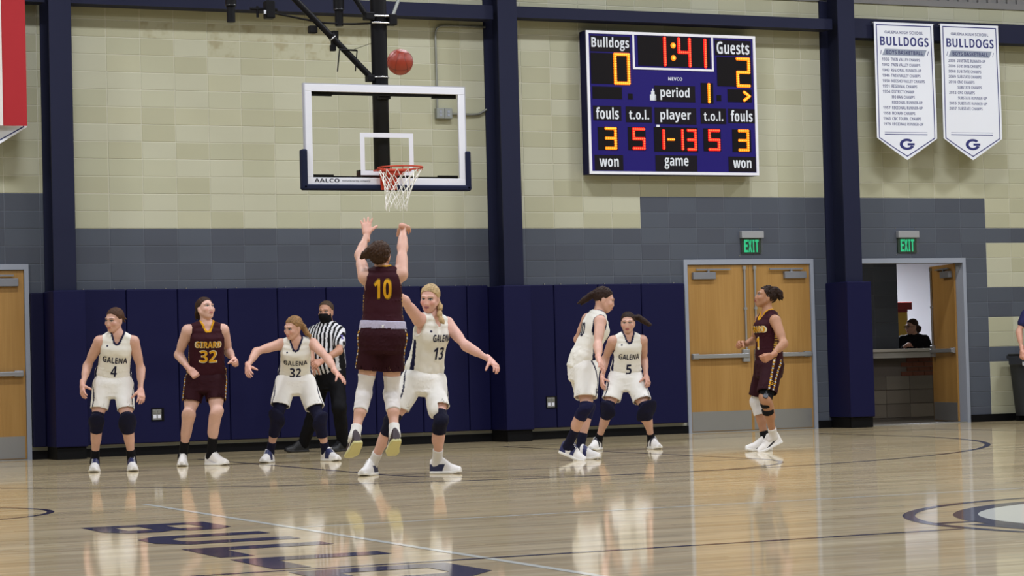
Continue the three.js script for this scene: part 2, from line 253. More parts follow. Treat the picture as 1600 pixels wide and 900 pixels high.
// ---------------------------------------------------------------- hall and concession counter behind the open doorway
{
  const dim = roomTan, pale = std(0xd8dae0, 0.9), tile = std(0x55514b, 0.6);
  structure('floor_hall', box(8.6, 17.6, -0.2, 0, -7.6, -0.2), tile, 'dark hall floor beyond the doorway');
  structure('ceiling_hall', box(8.6, 17.6, 2.75, 2.9, -7.6, -0.2), std(0xbcbab4, 0.9), 'hall ceiling beyond the doorway');
  structure('wall_hall_back', box(8.6, 17.6, 0, 2.75, -7.6, -7.4), pale, 'white painted wall behind the concession counter');
  structure('wall_hall_left', box(8.4, 8.6, 0, 2.75, -7.6, -0.2), dim, 'hall side wall'); structure('wall_hall_right', box(17.4, 17.6, 0, 2.75, -7.6, -0.2), pale, 'hall side wall');
  const pier = structure('wall_pier', null, null, 'grey painted block wall at the side of the concession window');
  part(pier, 'mortar', box(8.6, 12.44, 0, 2.75, -2.95, -2.615), M.greyMortar);
  const pm = M.grey;
  for (let n = 0; n < 5; n++) for (let k = 4; k < 13; k++) { const m = part(pier, 'block', blockOf(B - 0.009), pm[(n * 7 + k * 5) % 3]); m.position.set(12.44 - (n + 0.5) * B, (k + 0.5) * C, -2.612); }
  structure('wall_lintel', box(12.44, 17.4, 2.35, 2.75, -2.95, -2.62), dim, 'lintel over the concession window');
  const cf = structure('wall_counter', null, null, 'low brick and block wall under the concession counter');
  part(cf, 'mortar', box(8.6, 17.4, 0, 1.0, -2.6, -2.41), std(0x6f665e, 0.9));
  const bm = [0x7c4a38, 0x75452f, 0x86523d].map((c) => std(c, 0.85)), sm = [0x7f776c, 0x776f65, 0x877f73].map((c) => std(c, 0.9));
  const brick = new THREE.BoxGeometry(0.192, 0.057, 0.02), stone = new THREE.BoxGeometry(0.397, 0.193, 0.02);
  for (let k = 0; k < 4; k++) for (let n = 0; n < 8; n++) { const m = part(cf, 'brick', brick, bm[(n * 3 + k) % 3]); m.position.set(12.42 + n * 0.2 + (k % 2) * 0.1, 0.665 + k * 0.067, -2.405); }
  for (let k = 0; k < 3; k++) for (let n = 0; n < 5; n++) { const m = part(cf, 'block', stone, sm[(n + k * 2) % 3]); m.position.set(11.85 + n * B, 0.1 + C * k + 0.03, -2.405); }
  const ct = thing('service_counter', 'pale concession counter shelf in the hall beyond the open doorway', 'counter', [12.0, 0, -2.4]);
  part(ct, 'counter_top', rbox(-3.0, 0.82, 0.985, 1.03, 0.012, 0.28, 0.01), std(0xb9b6ae, 0.5)); part(ct, 'apron', box(-2.98, 0.78, 0.9, 0.985, 0.012, 0.24), std(0xb9b6ae, 0.6));
  const pc = thing('snack_cabinet', 'yellow cabinet with a red header behind the concession counter', 'cabinet', [13.74, 0, -5.05]);
  part(pc, 'stand', rbox(-0.35, 0.35, 0.003, 0.95, -0.3, 0.3, 0.01), std(0x7d1a16, 0.5)); part(pc, 'case', rbox(-0.3, 0.3, 0.95, 1.62, -0.25, 0.25, 0.01), std(0xc9a53a, 0.5));
  part(pc, 'header', [rbox(-0.36, 0.36, 1.66, 1.78, -0.3, 0.3, 0.01), box(-0.3, 0.3, 1.62, 1.66, -0.25, 0.25)], std(0x8c1f1a, 0.5)); part(pc, 'handle', box(-0.08, 0.08, 1.38, 1.41, 0.25, 0.28), M.base);
  const hl = thing('ceiling_light', 'flat ceiling light panel over the concession stand', 'light', [13.8, 2.72, -5.4]);
  part(hl, 'housing', box(-0.62, 0.62, -0.03, 0.03, -0.62, 0.62), M.white); part(hl, 'diffuser', box(-0.58, 0.58, -0.036, -0.03, -0.58, 0.58), std(0xffffff, 0.6, 0, { emissive: 0xf4f6ff, emissiveIntensity: 2 }));
  const l = new THREE.RectAreaLight(HALL_LAMP.color, HALL_LAMP.radiance, 1.16, 1.16); l.position.set(13.8, 2.675, -5.4); l.lookAt(13.8, 0, -5.4); l.name = 'hall_panel_light'; scene.add(l);
  const hs = thing('ceiling_light', 'small dim ceiling light in the hall just beyond the open doorway', 'light', [10.75, 2.72, -1.3]);
  part(hs, 'housing', box(-0.32, 0.32, -0.03, 0.03, -0.32, 0.32), M.white); part(hs, 'diffuser', box(-0.29, 0.29, -0.036, -0.03, -0.29, 0.29), std(0xffffff, 0.6, 0, { emissive: 0xfff4e4, emissiveIntensity: 1 }));
  const l2 = new THREE.RectAreaLight(HALL_LAMP_SMALL.color, HALL_LAMP_SMALL.radiance, 0.58, 0.58); l2.position.set(10.75, 2.675, -1.3); l2.lookAt(10.75, 0, -1.3); l2.name = 'hall_small_light'; scene.add(l2);
}

// ---------------------------------------------------------------- lamps under the roof
{
  const lens = std(0xffffff, 0.5, 0, { emissive: LAMP.color, emissiveIntensity: 3 }), hs = box(-0.7, 0.7, 0.0, 0.1, -0.32, 0.32), ln = box(-0.65, 0.65, -0.006, 0, -0.275, 0.275);
  const stem = merge([rod([-0.5, 0.1, 0], [-0.5, 0.8, 0], 0.006), rod([0.5, 0.1, 0], [0.5, 0.8, 0], 0.006)]);
  for (const z of LAMP.zs) for (const x of LAMP.xs) {
    const t = thing('gym_light', 'flat gym lamp hung under the roof over the court', 'light', [x, LAMP.y, z], 0, 'lamps under the gym roof');
    part(t, 'housing', hs, M.white); part(t, 'lens', ln, lens); part(t, 'hanger', stem, M.chrome);
    const l = new THREE.RectAreaLight(LAMP.color, LAMP.radiance, LAMP.w, LAMP.d); l.position.set(x, LAMP.y - 0.012, z); l.lookAt(x, 0, z); l.name = 'gym_lamp_light'; scene.add(l);
  }
}
// ---------------------------------------------------------------- scoreboard
{
  const W = 2.44, H = 1.815, t = thing('scoreboard', 'navy electronic scoreboard with lit red and amber digits on the block wall', 'scoreboard', [6.085 + W / 2, 3.31, 0]);
  const navy = dark(0x221a6a, 0.5), edge = dark(0x10113a, 0.55), panel = dark(0x100d10, 0.6), capM = dark(0x17131a, 0.6), ink = std(0xd8dee6, 0.6), line = std(0xe4e6ee, 0.45);
  const Z = 0.24, X = (u) => (u - 0.5) * W, Y = (v) => (1 - v) * H;
  part(t, 'cabinet', box(-W / 2, W / 2, 0, H, 0.06, Z - 0.004), edge); part(t, 'face', box(-W / 2 + 0.01, W / 2 - 0.01, 0.01, H - 0.01, Z - 0.004, Z), navy);
  part(t, 'bracket', [box(-0.9, -0.84, 0.1, H - 0.1, 0.006, 0.06), box(0.84, 0.9, 0.1, H - 0.1, 0.006, 0.06)], M.blackSteel);
  const b = 0.036; part(t, 'border', [box(-W / 2, W / 2, 0, b, Z, Z + 0.012), box(-W / 2, W / 2, H - b, H, Z, Z + 0.012), box(-W / 2, -W / 2 + b, b, H - b, Z, Z + 0.012), box(W / 2 - b, W / 2, b, H - b, Z, Z + 0.012)], line, 'white border of the scoreboard');
  { const x0 = X(0.268), x1 = X(0.745), y0 = Y(0.262), w = 0.026; part(t, 'clock_border', [box(x0, x0 + w, y0, H - b, Z, Z + 0.01), box(x1 - w, x1, y0, H - b, Z, Z + 0.01), box(x0 + w, x1 - w, y0, y0 + w, Z, Z + 0.01)], line); }
  const well = (u0, u1, v0, v1) => part(t, 'digit_panel', box(X(u0), X(u1), Y(v1), Y(v0), Z, Z + 0.005), panel);
  const cap = (text, uc, vc, w, h, pw, ph) => {
    const q = part(t, 'caption_plate', box(X(uc) - pw / 2, X(uc) + pw / 2, Y(vc) - ph / 2, Y(vc) + ph / 2, Z, Z + 0.004), pw ? capM : navy);
    part(q, 'lettering', glyphs(text, w, h, 0.002).translate(X(uc), Y(vc), Z + 0.004), ink);
  };
  cap('Bulldogs', 0.14, 0.09, 0.53, 0.17, 0.56, 0.2); cap('Guests', 0.865, 0.09, 0.48, 0.16, 0.53, 0.2);
  cap('period', 0.51, 0.428, 0.42, 0.165, 0.585, 0.205); cap('player', 0.51, 0.585, 0.44, 0.165, 0.6, 0.21);
  for (const u of [0.112, 0.905]) cap('fouls', u, 0.575, 0.32, 0.15, 0.395, 0.185);
  for (const u of [0.295, 0.735]) cap('t.o.l.', u, 0.58, 0.285, 0.125, 0.37, 0.2);
  for (const u of [0.114, 0.9]) cap('won', u, 0.92, 0.27, 0.105, 0.4, 0.195);
  cap('game', 0.507, 0.92, 0.345, 0.145, 0.6, 0.205);
  part(t, 'maker_mark', glyphs('NEVCO', 0.2, 0.042, 0.002).translate(X(0.515), Y(0.322), Z), ink);
  part(t, 'small_mark', [box(X(0.363), X(0.398), Y(0.478), Y(0.437), Z, Z + 0.004), box(X(0.37), X(0.39), Y(0.437), Y(0.412), Z, Z + 0.004), box(X(0.377), X(0.383), Y(0.412), Y(0.396), Z, Z + 0.004), box(X(0.395), X(0.414), Y(0.668), Y(0.648), Z, Z + 0.004)], ink);
  for (const a of [[0.025, 0.252, 0.155, 0.37], [0.3, 0.725, 0.025, 0.235], [0.765, 0.972, 0.155, 0.365], [0.665, 0.738, 0.345, 0.49], [0.03, 0.2, 0.39, 0.475], [0.825, 0.97, 0.385, 0.475], [0.235, 0.262, 0.435, 0.475], [0.758, 0.785, 0.43, 0.472],
    [0.055, 0.168, 0.672, 0.832], [0.228, 0.33, 0.668, 0.83], [0.38, 0.638, 0.665, 0.838], [0.672, 0.775, 0.668, 0.83], [0.845, 0.958, 0.672, 0.832]]) well(...a);
  // digits: each is a set of round diodes on seven strokes
  const red = std(0x300000, 0.5, 0, { emissive: 0xff1a12, emissiveIntensity: 2.1 }), redHot = std(0x301000, 0.5, 0, { emissive: 0xff7a3c, emissiveIntensity: 1.4 }), amber = std(0x301800, 0.5, 0, { emissive: 0xff7a08, emissiveIntensity: 1.9 }), amberHot = std(0x302000, 0.5, 0, { emissive: 0xffc840, emissiveIntensity: 1.5 });
  const SEG = { 0: 'abcdef', 1: 'bc', 2: 'abged', 3: 'abgcd', 4: 'fgbc', 5: 'afgcd', '-': 'g', '>': '>' };
  const ends = { a: [0, 1, 1, 1], b: [1, 1, 1, 0.5], c: [1, 0.5, 1, 0], d: [0, 0, 1, 0], e: [0, 0, 0, 0.5], f: [0, 0.5, 0, 1], g: [0, 0.5, 1, 0.5] };
  function digit(ch, uc, vc, w, h, m, mh, r = 0.0165, name = 'digit') {
    const dots = [], hot = [], key = new Set(), add = (x, y) => { const k = x.toFixed(3) + y.toFixed(3); if (key.has(k)) return; key.add(k); const px = X(uc) + (x - 0.5) * w, py = Y(vc) + (y - 0.5) * h; dots.push(new THREE.CylinderGeometry(r * 1.0, r * 1.2, 0.012, 10).rotateX(Math.PI / 2).translate(px, py, Z + 0.011)); hot.push(new THREE.CylinderGeometry(r * 0.5, r * 0.6, 0.003, 8).rotateX(Math.PI / 2).translate(px, py, Z + 0.0185)); };
    if (ch === ':') { for (const y of [0.28, 0.75]) add(0.5, y); }
    else if (ch === '>') for (let i = 0; i <= 5; i++) { add(i / 5, 1 - i / 10); add(i / 5, i / 10); }
    else for (const s of SEG[ch]) { const [x0, y0, x1, y1] = ends[s], L = Math.hypot((x1 - x0) * w, (y1 - y0) * h), n = Math.max(2, Math.round(L / 0.0285)); for (let i = 0; i <= n; i++) add(mix(x0, x1, i / n), mix(y0, y1, i / n)); }
    const d = part(t, name, merge(dots), m, m === red ? 'lit red digit' : 'lit amber digit'); part(d, 'diode_cores', merge(hot), mh);
  }
  digit('0', 0.203, 0.262, 0.19, 0.365, amber, amberHot, 0.019); digit('2', 0.922, 0.262, 0.165, 0.35, amber, amberHot, 0.019);
  digit('1', 0.43, 0.13, 0.13, 0.34, red, redHot, 0.018); digit(':', 0.507, 0.133, 0.05, 0.34, amber, amberHot, 0.032, 'colon'); digit('4', 0.572, 0.133, 0.155, 0.34, red, redHot, 0.018); digit('1', 0.67, 0.135, 0.13, 0.34, red, redHot, 0.018);
  digit('1', 0.692, 0.417, 0.1, 0.22, amber, amberHot, 0.018); digit('>', 0.94, 0.433, 0.075, 0.105, amber, amberHot, 0.017, 'arrow');
  digit('3', 0.128, 0.75, 0.13, 0.25, amber, amberHot, 0.017); digit('3', 0.913, 0.75, 0.125, 0.25, amber, amberHot, 0.017);
  digit('5', 0.29, 0.75, 0.145, 0.245, red, redHot, 0.017); digit('5', 0.735, 0.75, 0.135, 0.245, red, redHot, 0.017);
  digit('1', 0.417, 0.752, 0.09, 0.22, red, redHot, 0.017); digit('-', 0.478, 0.752, 0.08, 0.22, amber, amberHot, 0.014); digit('1', 0.528, 0.752, 0.09, 0.235, red, redHot, 0.016); digit('3', 0.602, 0.752, 0.1, 0.245, red, redHot, 0.017);
}

// ---------------------------------------------------------------- pennants and flag
function canvasTexture(w, h, draw) { const c = document.createElement('canvas'); c.width = w; c.height = h; const g = c.getContext('2d'); draw(g, w, h); const t = new THREE.CanvasTexture(c); t.colorSpace = THREE.SRGBColorSpace; t.anisotropy = 8; return t; }
function clothGeo(W, H, tip, waves, thick, nx = 24, ny = 44) { // cloth sheet with thickness hanging from y=0, optional pointed foot
  const v = [], uv = [], ix = [], zf = (u, s) => waves * (Math.sin(u * 7 + s * 2.2) * 0.5 + Math.sin(u * 3 - s * 3.1 + 1)) * (0.15 + 0.85 * s);
  for (const side of [1, -1]) for (let j = 0; j <= ny; j++) for (let i = 0; i <= nx; i++) {
    const u = i / nx, s = j / ny, foot = H - tip * Math.abs(u - 0.5) * 2; v.push((u - 0.5) * W, -s * foot, zf(u, s) + side * thick / 2); uv.push(u, 1 - (s * foot) / H);
  }
  const N = (nx + 1) * (ny + 1), id = (f, i, j) => f * N + j * (nx + 1) + i;
  for (let j = 0; j < ny; j++) for (let i = 0; i < nx; i++) { ix.push(id(0, i, j), id(0, i, j + 1), id(0, i + 1, j + 1), id(0, i, j), id(0, i + 1, j + 1), id(0, i + 1, j)); ix.push(id(1, i, j), id(1, i + 1, j + 1), id(1, i, j + 1), id(1, i, j), id(1, i + 1, j), id(1, i + 1, j + 1)); }
  const rim = []; for (let i = 0; i <= nx; i++) rim.push([i, 0]); for (let j = 1; j <= ny; j++) rim.push([nx, j]); for (let i = nx - 1; i >= 0; i--) rim.push([i, ny]); for (let j = ny - 1; j > 0; j--) rim.push([0, j]);
  rim.forEach(([i, j], k) => { const [p, q] = rim[(k + 1) % rim.length]; ix.push(id(0, i, j), id(0, p, q), id(1, p, q), id(0, i, j), id(1, p, q), id(1, i, j)); });
  const g = new THREE.BufferGeometry(); g.setAttribute('position', new THREE.Float32BufferAttribute(v, 3)); g.setAttribute('uv', new THREE.Float32BufferAttribute(uv, 2)); g.setIndex(ix); g.computeVertexNormals(); return g;
}
function pennantPrint(rows, tip, blank) {
  return canvasTexture(640, 1240, (g, w, h) => {
    const navy = '#23286a', k = tip * h; g.fillStyle = '#dfe3ec'; g.fillRect(0, 0, w, h);
    g.strokeStyle = navy; g.lineWidth = 9; const a = 26; g.beginPath(); g.moveTo(a, a); g.lineTo(w - a, a); g.lineTo(w - a, h - k - 8); g.lineTo(w / 2, h - 34); g.lineTo(a, h - k - 8); g.closePath(); g.stroke();
    const fit = (s, cx, y, px, width, colour, align = 'center') => { g.font = 'bold ' + px + 'px sans-serif'; g.fillStyle = colour; g.textAlign = 'left'; const m = g.measureText(s).width, sc = width ? width / m : 0.78; g.save(); g.translate(align === 'center' ? cx - (m * sc) / 2 : cx, y); g.scale(sc, 1); g.fillText(s, 0, 0); g.restore(); };
    fit('GALENA HIGH SCHOOL', w / 2, 102, 38, 420, '#4a5078'); fit('BULLDOGS', w / 2, 210, 112, 540, navy);
    g.fillStyle = '#8b94a6'; g.beginPath(); g.moveTo(108, 240); g.lineTo(562, 240); g.lineTo(532, 300); g.lineTo(78, 300); g.fill(); fit('BOYS BASKETBALL', 320, 288, 48, 400, '#262b5c');
    fit('/', 66, 292, 56, 0, navy); fit('/', 574, 292, 56, 0, navy);
    rows.forEach(([yr, s], i) => { const y = 348 + i * 48.5; if (yr) fit(yr, 72, y, 36, 82, '#4a4f74', 'left'); fit(s, 168, y, 38, 0, '#3f4570', 'left'); });
    g.fillStyle = '#565c8a'; g.fillRect(86, 988, 450, 4); g.fillStyle = navy; g.fillRect(86, 1006, 450, 8);
    g.save(); g.translate(320, 1098); g.scale(1.45, 1); g.lineWidth = 23; g.strokeStyle = navy; g.beginPath(); g.arc(0, 0, 42, -0.75, Math.PI * 2 - 0.05 - 6.0 + 6.28, true); g.restore();
    g.save(); g.translate(320, 1098); g.scale(1.5, 1); g.lineWidth = 22; g.strokeStyle = navy; g.beginPath(); g.arc(0, 0, 40, -0.7, 0.35, true); g.stroke(); g.fillStyle = navy; g.fillRect(4, -10, 48, 20); g.restore();
  });
}
{
  const W = 0.93, H = 1.83, tip = 0.155;
  const rows1 = [['1936', 'TWIN VALLEY CHAMPS'], ['1942', 'TWIN VALLEY CHAMPS'], ['1943', 'REGIONAL RUNNER-UP'], ['1946', 'TWIN VALLEY CHAMPS'], ['1950', 'NEOSHO VALLEY CHAMPS'], ['1951', 'REGIONAL CHAMPS'], ['1954', 'DISTRICT CHAMP'], ['', 'MO KAN CHAMPS'], ['', 'REGIONAL RUNNER-UP'], ['1957', 'REGIONAL RUNNER-UP'], ['1958', 'MO KAN CHAMPS'], ['1963', 'CNC TOURN. CHAMPS'], ['1976', 'REGIONAL RUNNER-UP']];
  const rows2 = [['2005', 'SUBSTATE RUNNER-UP'], ['2006', 'SUBSTATE CHAMPS'], ['2008', 'SUBSTATE CHAMPS'], ['2009', 'SUBSTATE CHAMPS'], ['2010', 'CNC CHAMPS'], ['', 'SUBSTATE CHAMPS'], ['2012', 'CNC CHAMPS'], ['', 'SUBSTATE RUNNER-UP'], ['2015', 'SUBSTATE RUNNER-UP'], ['2017', 'SUBSTATE CHAMPS']];
  for (const [xc, y, z, rows, label, grp] of [[10.69, 5.35, 0.43, rows1, 'white pennant with thirteen rows of titles, hung beside the column', 1], [11.735, 5.36, 0.43, rows2, 'white pennant with ten rows of titles, hung farther from the column', 2], [-1.5, 5.3, 0.42, rows1, 'white and navy pennant tip showing below the red striped flag', 3]]) {
    const t = thing('pennant', label, 'banner', [xc, y, z], 0, grp < 3 ? 'title pennants' : undefined);
    const cloth = new THREE.MeshStandardMaterial({ map: pennantPrint(rows, tip), roughness: 0.75, side: THREE.DoubleSide });
    part(t, 'cloth', clothGeo(W, H, 0.29, 0.012, 0.003), cloth); part(t, 'hanging_rod', rod([-W / 2 - 0.02, -0.008, -0.012], [W / 2 + 0.02, -0.008, -0.012], 0.008), M.chrome);
    part(t, 'tie', [rod([-W / 2, 0, -0.01], [-W / 2, 0.01, -0.07], 0.004, 0.004, 6), rod([0, 0, -0.01], [0, 0.01, -0.07], 0.004, 0.004, 6), rod([W / 2, 0, -0.01], [W / 2, 0.01, -0.07], 0.004, 0.004, 6)], M.base);
  }
  const f = thing('striped_flag', 'large hanging flag with upright red and white stripes', 'flag', [-1.06, 7.4, 0.56]);
  const red = std(0xa3141f, 0.75, 0, { side: THREE.DoubleSide }), white = std(0xd9d6d2, 0.75, 0, { side: THREE.DoubleSide });
  for (let i = 0; i < 7; i++) { const g = clothGeo(0.27, 3.64, 0, 0.008, 0.003, 8, 30); g.translate(-0.135 - i * 0.27, 0, 0); part(f, 'stripe', g, i % 2 ? white : red); }
  part(f, 'header', rod([-1.95, 0.01, 0], [0.05, 0.01, 0], 0.02), M.chrome); for (const x of [-1.8, -0.1]) part(f, 'cable', rod([x, 0.02, 0], [x, 0.995, 0], 0.004, 0.004, 6), M.chrome);
}

// ---------------------------------------------------------------- exit signs
for (const [xc, label] of [[8.505, 'green exit sign above the closed double doors'], [10.905, 'green exit sign above the open doorway']]) {
  const t = thing('exit_sign', label, 'exit sign', [xc, 2.31, 0.0]);
  part(t, 'housing', rbox(-0.165, 0.165, 0.2, 0.29, 0.004, 0.075, 0.006), std(0x9a9ca0, 0.45, 0.2)); part(t, 'backplate', box(-0.15, 0.15, 0.0, 0.2, 0.004, 0.02), std(0x12261f, 0.5));
  part(t, 'panel', box(-0.16, 0.16, -0.01, 0.2, 0.05, 0.056), new THREE.MeshPhysicalMaterial({ color: 0xffffff, roughness: 0.1, transmission: 1, thickness: 0, ior: 1.3 }));
  part(t, 'lettering', ['E', 'X', 'I', 'T'].map((c, i) => glyphs(c, c === 'I' ? 0.024 : 0.052, 0.165, 0.006).translate([-0.082, -0.022, 0.028, 0.08][i], 0.098, 0.026)), std(0x0b3d28, 0.5, 0, { emissive: 0x19c888, emissiveIntensity: 0.85 }), 'glowing green letters EXIT');
  part(t, 'screw', [[-0.17, 0.33], [0.14, 0.33], [-0.17, -0.03]].map(([x, y]) => new THREE.CylinderGeometry(0.006, 0.006, 0.006, 8).rotateX(Math.PI / 2).translate(x, y, 0.008)), M.chrome);
}

// ---------------------------------------------------------------- backboard, rim, mast
{
  const t = thing('basketball_goal', 'glass backboard with white border, orange rim and white net on a black roof mast', 'basketball goal', [HX, 0, 3.28]);
  const glassM = new THREE.MeshPhysicalMaterial({ color: 0xffffff, roughness: 0.03, transmission: 1, thickness: 0, ior: 1.45 });
  const w = 0.915, y0 = 2.896, y1 = 3.963;
  part(t, 'glass', box(-w + 0.01, w - 0.01, y0 + 0.01, y1 - 0.01, -0.012, -0.002), glassM);
  const bar = (x0, x1, a, b) => rbox(x0, x1, a, b, -0.03, 0.002, 0.004, 1), bw = 0.075;
  part(t, 'border', [bar(-w, w, y1 - bw, y1), bar(-w, w, y0, y0 + bw), bar(-w, -w + bw, y0 + bw, y1 - bw), bar(w - bw, w, y0 + bw, y1 - bw)], M.white, 'white backboard border');
  part(t, 'edge_frame', [box(-w - 0.012, w + 0.012, y1, y1 + 0.012, -0.055, 0.0), box(-w - 0.012, -w, y0, y1, -0.055, 0.0), box(w, w + 0.012, y0, y1, -0.055, 0.0), box(-w, w, y0 - 0.012, y0, -0.055, 0.0)], std(0xb4b6c2, 0.4, 0.3));
  part(t, 'rear_frame', [box(-0.83, 0.83, y1 - bw - 0.03, y1 - bw + 0.01, -0.06, -0.03), box(-0.83, 0.83, y0 + bw - 0.01, y0 + bw + 0.02, -0.06, -0.03), box(-0.83, -0.6, y0 + bw, y0 + bw + 0.035, -0.06, -0.03), box(0.6, 0.83, y0 + bw, y0 + bw + 0.035, -0.06, -0.03), box(-0.83, -0.6, y1 - bw - 0.045, y1 - bw, -0.06, -0.03), box(0.55, 0.83, y1 - bw - 0.045, y1 - bw, -0.06, -0.03)], M.blackSteel);
  const s = 0.05; part(t, 'target_square', [box(-0.305, 0.305, 3.455 - s, 3.455, -0.002, 0.001), box(-0.305, -0.305 + s, 3.0, 3.455 - s, -0.002, 0.001), box(0.305 - s, 0.305, 3.0, 3.455 - s, -0.002, 0.001), box(-0.255, 0.255, 3.0, 3.05, -0.002, 0.001)], M.white, 'white target square');
  part(t, 'maker_mark', [glyphs('AALCO', 0.28, 0.04).translate(-0.69, 2.94, 0.0035), glyphs('manufacturing company', 0.32, 0.022).translate(-0.36, 2.936, 0.0035)], std(0x2a2c3a, 0.6));
  part(t, 'edge_pad', [rbox(-w - 0.05, w + 0.05, y0 - 0.06, y0 + 0.003, -0.075, 0.025, 0.02, 3), rbox(-w - 0.055, -w + 0.01, y0 - 0.055, 3.27, -0.075, 0.025, 0.02, 3), rbox(w - 0.01, w + 0.055, y0 - 0.055, 3.27, -0.075, 0.025, 0.02, 3)], M.boardPad, 'navy bottom edge padding');
  // rim
  const rz = 0.381, ry = 3.048;
  part(t, 'rim', [new THREE.TorusGeometry(0.237, 0.0085, 10, 48).rotateX(Math.PI / 2).translate(0, ry, rz), ...[...Array(12)].map((_, i) => { const a = (i + 0.5) * Math.PI / 6; return rod([0.23 * Math.cos(a), ry - 0.008, rz + 0.23 * Math.sin(a)], [0.23 * Math.cos(a), ry - 0.03, rz + 0.23 * Math.sin(a)], 0.004, 0.004, 6); })], M.orange, 'orange rim');
  part(t, 'rim_bracket', [rbox(-0.09, 0.09, 2.84, 3.05, 0.003, 0.03, 0.004, 1), rbox(-0.075, 0.075, 2.9, 3.045, 0.03, 0.1, 0.006, 1), box(-0.2, 0.2, 3.03, 3.046, 0.1, 0.2), rod([-0.06, 3.035, 0.1], [-0.12, 3.045, 0.19], 0.012), rod([0.06, 3.035, 0.1], [0.12, 3.045, 0.19], 0.012), box(-0.13, 0.13, 2.99, 3.045, 0.09, 0.17)], M.orange, 'orange breakaway bracket');
  { const g = [], N = 12, R = [0.228, 0.185, 0.152, 0.13, 0.12, 0.118], Yv = [3.02, 2.93, 2.85, 2.77, 2.7, 2.635];
    const node = (i, j) => { const a = (i + (j % 2) * 0.5) / N * Math.PI * 2, wob = j > 2 ? 0.012 * Math.sin(i * 2.4 + j) : 0; return [R[j] * Math.cos(a) - 0.012 * j, Yv[j] + wob * 1.6, rz + R[j] * Math.sin(a) + wob]; };
    for (let j = 0; j < 5; j++) for (let i = 0; i < N; i++) { const p = node(i, j), k = j % 2 ? i + 1 : i - 1; g.push(rod(p, node(i, j + 1), 0.0042, 0.0042, 5), rod(p, node(k, j + 1), 0.0042, 0.0042, 5)); }
    for (let i = 0; i < N; i++) g.push(rod(node(i, 5), [node(i, 5)[0], node(i, 5)[1] - 0.03, node(i, 5)[2]], 0.006, 0.004, 5));
    part(t, 'net', g, M.net, 'white rope net'); }
  // mast and braces
  const mz = -0.2; part(t, 'mast', [rod([0.015, 3.0, mz], [0.015, 8.4, mz], 0.088, 0.088, 24), box(-0.3, 0.3, 3.0, 3.06, mz + 0.05, -0.06), box(-0.05, 0.08, 3.83, 3.88, mz, -0.06)], M.blackSteel, 'black vertical mast');
  const ring = (y, r = 0.094) => new THREE.TorusGeometry(r, 0.009, 8, 28).rotateX(Math.PI / 2).translate(0.015, y, mz);
  part(t, 'clamp', [ring(4.075), ring(4.66), ring(4.735), rod([-0.1, 4.735, mz + 0.1], [0.14, 4.735, mz + 0.1], 0.01), rod([-0.1, 4.66, mz + 0.1], [0.14, 4.66, mz + 0.1], 0.01), new THREE.SphereGeometry(0.016, 10, 8).translate(-0.12, 4.735, mz + 0.1), new THREE.SphereGeometry(0.016, 10, 8).translate(0.16, 4.735, mz + 0.1)], M.chrome, 'bright steel pipe clamps');
  part(t, 'clamp_lugs', [rbox(-0.17, -0.07, 4.69, 4.77, mz, mz + 0.12, 0.01), rbox(0.1, 0.19, 4.64, 4.76, mz, mz + 0.12, 0.01), rbox(-0.14, -0.06, 4.03, 4.1, mz - 0.05, mz + 0.06, 0.008)], M.blackSteel);
  part(t, 'brace', rod([-0.1, 4.09, mz], [-3.6, 7.7, mz - 0.45], 0.035), M.blackSteel, 'black diagonal brace');
  part(t, 'brace', rod([-0.13, 4.72, mz + 0.05], [-0.75, 5.75, mz - 0.1], 0.03), M.blackSteel); part(t, 'brace', rod([0.15, 4.72, mz + 0.05], [0.62, 5.75, mz - 0.1], 0.02), M.galvanized);
  part(t, 'brace_coupling', [rod([-0.52, 4.535, mz - 0.05], [-0.49, 4.5, mz - 0.05], 0.045), rbox(-0.5, -0.43, 4.42, 4.58, mz - 0.12, mz - 0.04, 0.01), rbox(-0.75, -0.66, 4.55, 4.63, mz - 0.14, mz - 0.06, 0.01), rbox(-0.52, -0.46, 4.36, 4.43, mz - 0.1, mz - 0.04, 0.01)], M.blackSteel); part(t, 'brace_ring', new THREE.TorusGeometry(0.04, 0.008, 8, 20).rotateX(Math.PI / 2).rotateZ(0.8).translate(-0.5, 4.5, mz - 0.05), M.chrome);
  part(t, 'tie_rod', tube([[-0.08, 4.66, mz + 0.03], [-0.3, 4.65, mz], [-0.6, 4.66, mz - 0.05], [-1.0, 4.73, mz - 0.1], [-1.2, 4.76, mz - 0.1]], 0.011, 20), M.blackSteel);
  part(t, 'winch', [rbox(-1.24, -1.14, 4.69, 4.88, mz - 0.16, mz - 0.04, 0.012), rod([-1.32, 4.7, mz - 0.1], [-1.32, 4.82, mz - 0.1], 0.014), rod([-1.2, 4.88, mz - 0.1], [-1.2, 5.6, mz - 0.1], 0.012), rod([-1.4, 4.79, mz - 0.1], [-1.1, 4.79, mz - 0.1], 0.016)], M.blackSteel); part(t, 'winch_tag', box(-1.27, -1.245, 4.73, 4.77, mz - 0.06, mz - 0.03), M.chrome);
  part(t, 'wire_hook', [rod([-0.47, 4.13, mz], [-0.44, 4.37, mz], 0.007), rod([-0.44, 4.37, mz], [-0.24, 4.365, mz], 0.01), rod([-0.24, 4.365, mz], [-0.265, 4.14, mz], 0.007), rod([-0.29, 4.37, mz], [-0.07, 4.45, mz], 0.003, 0.003, 6)], M.blackSteel);
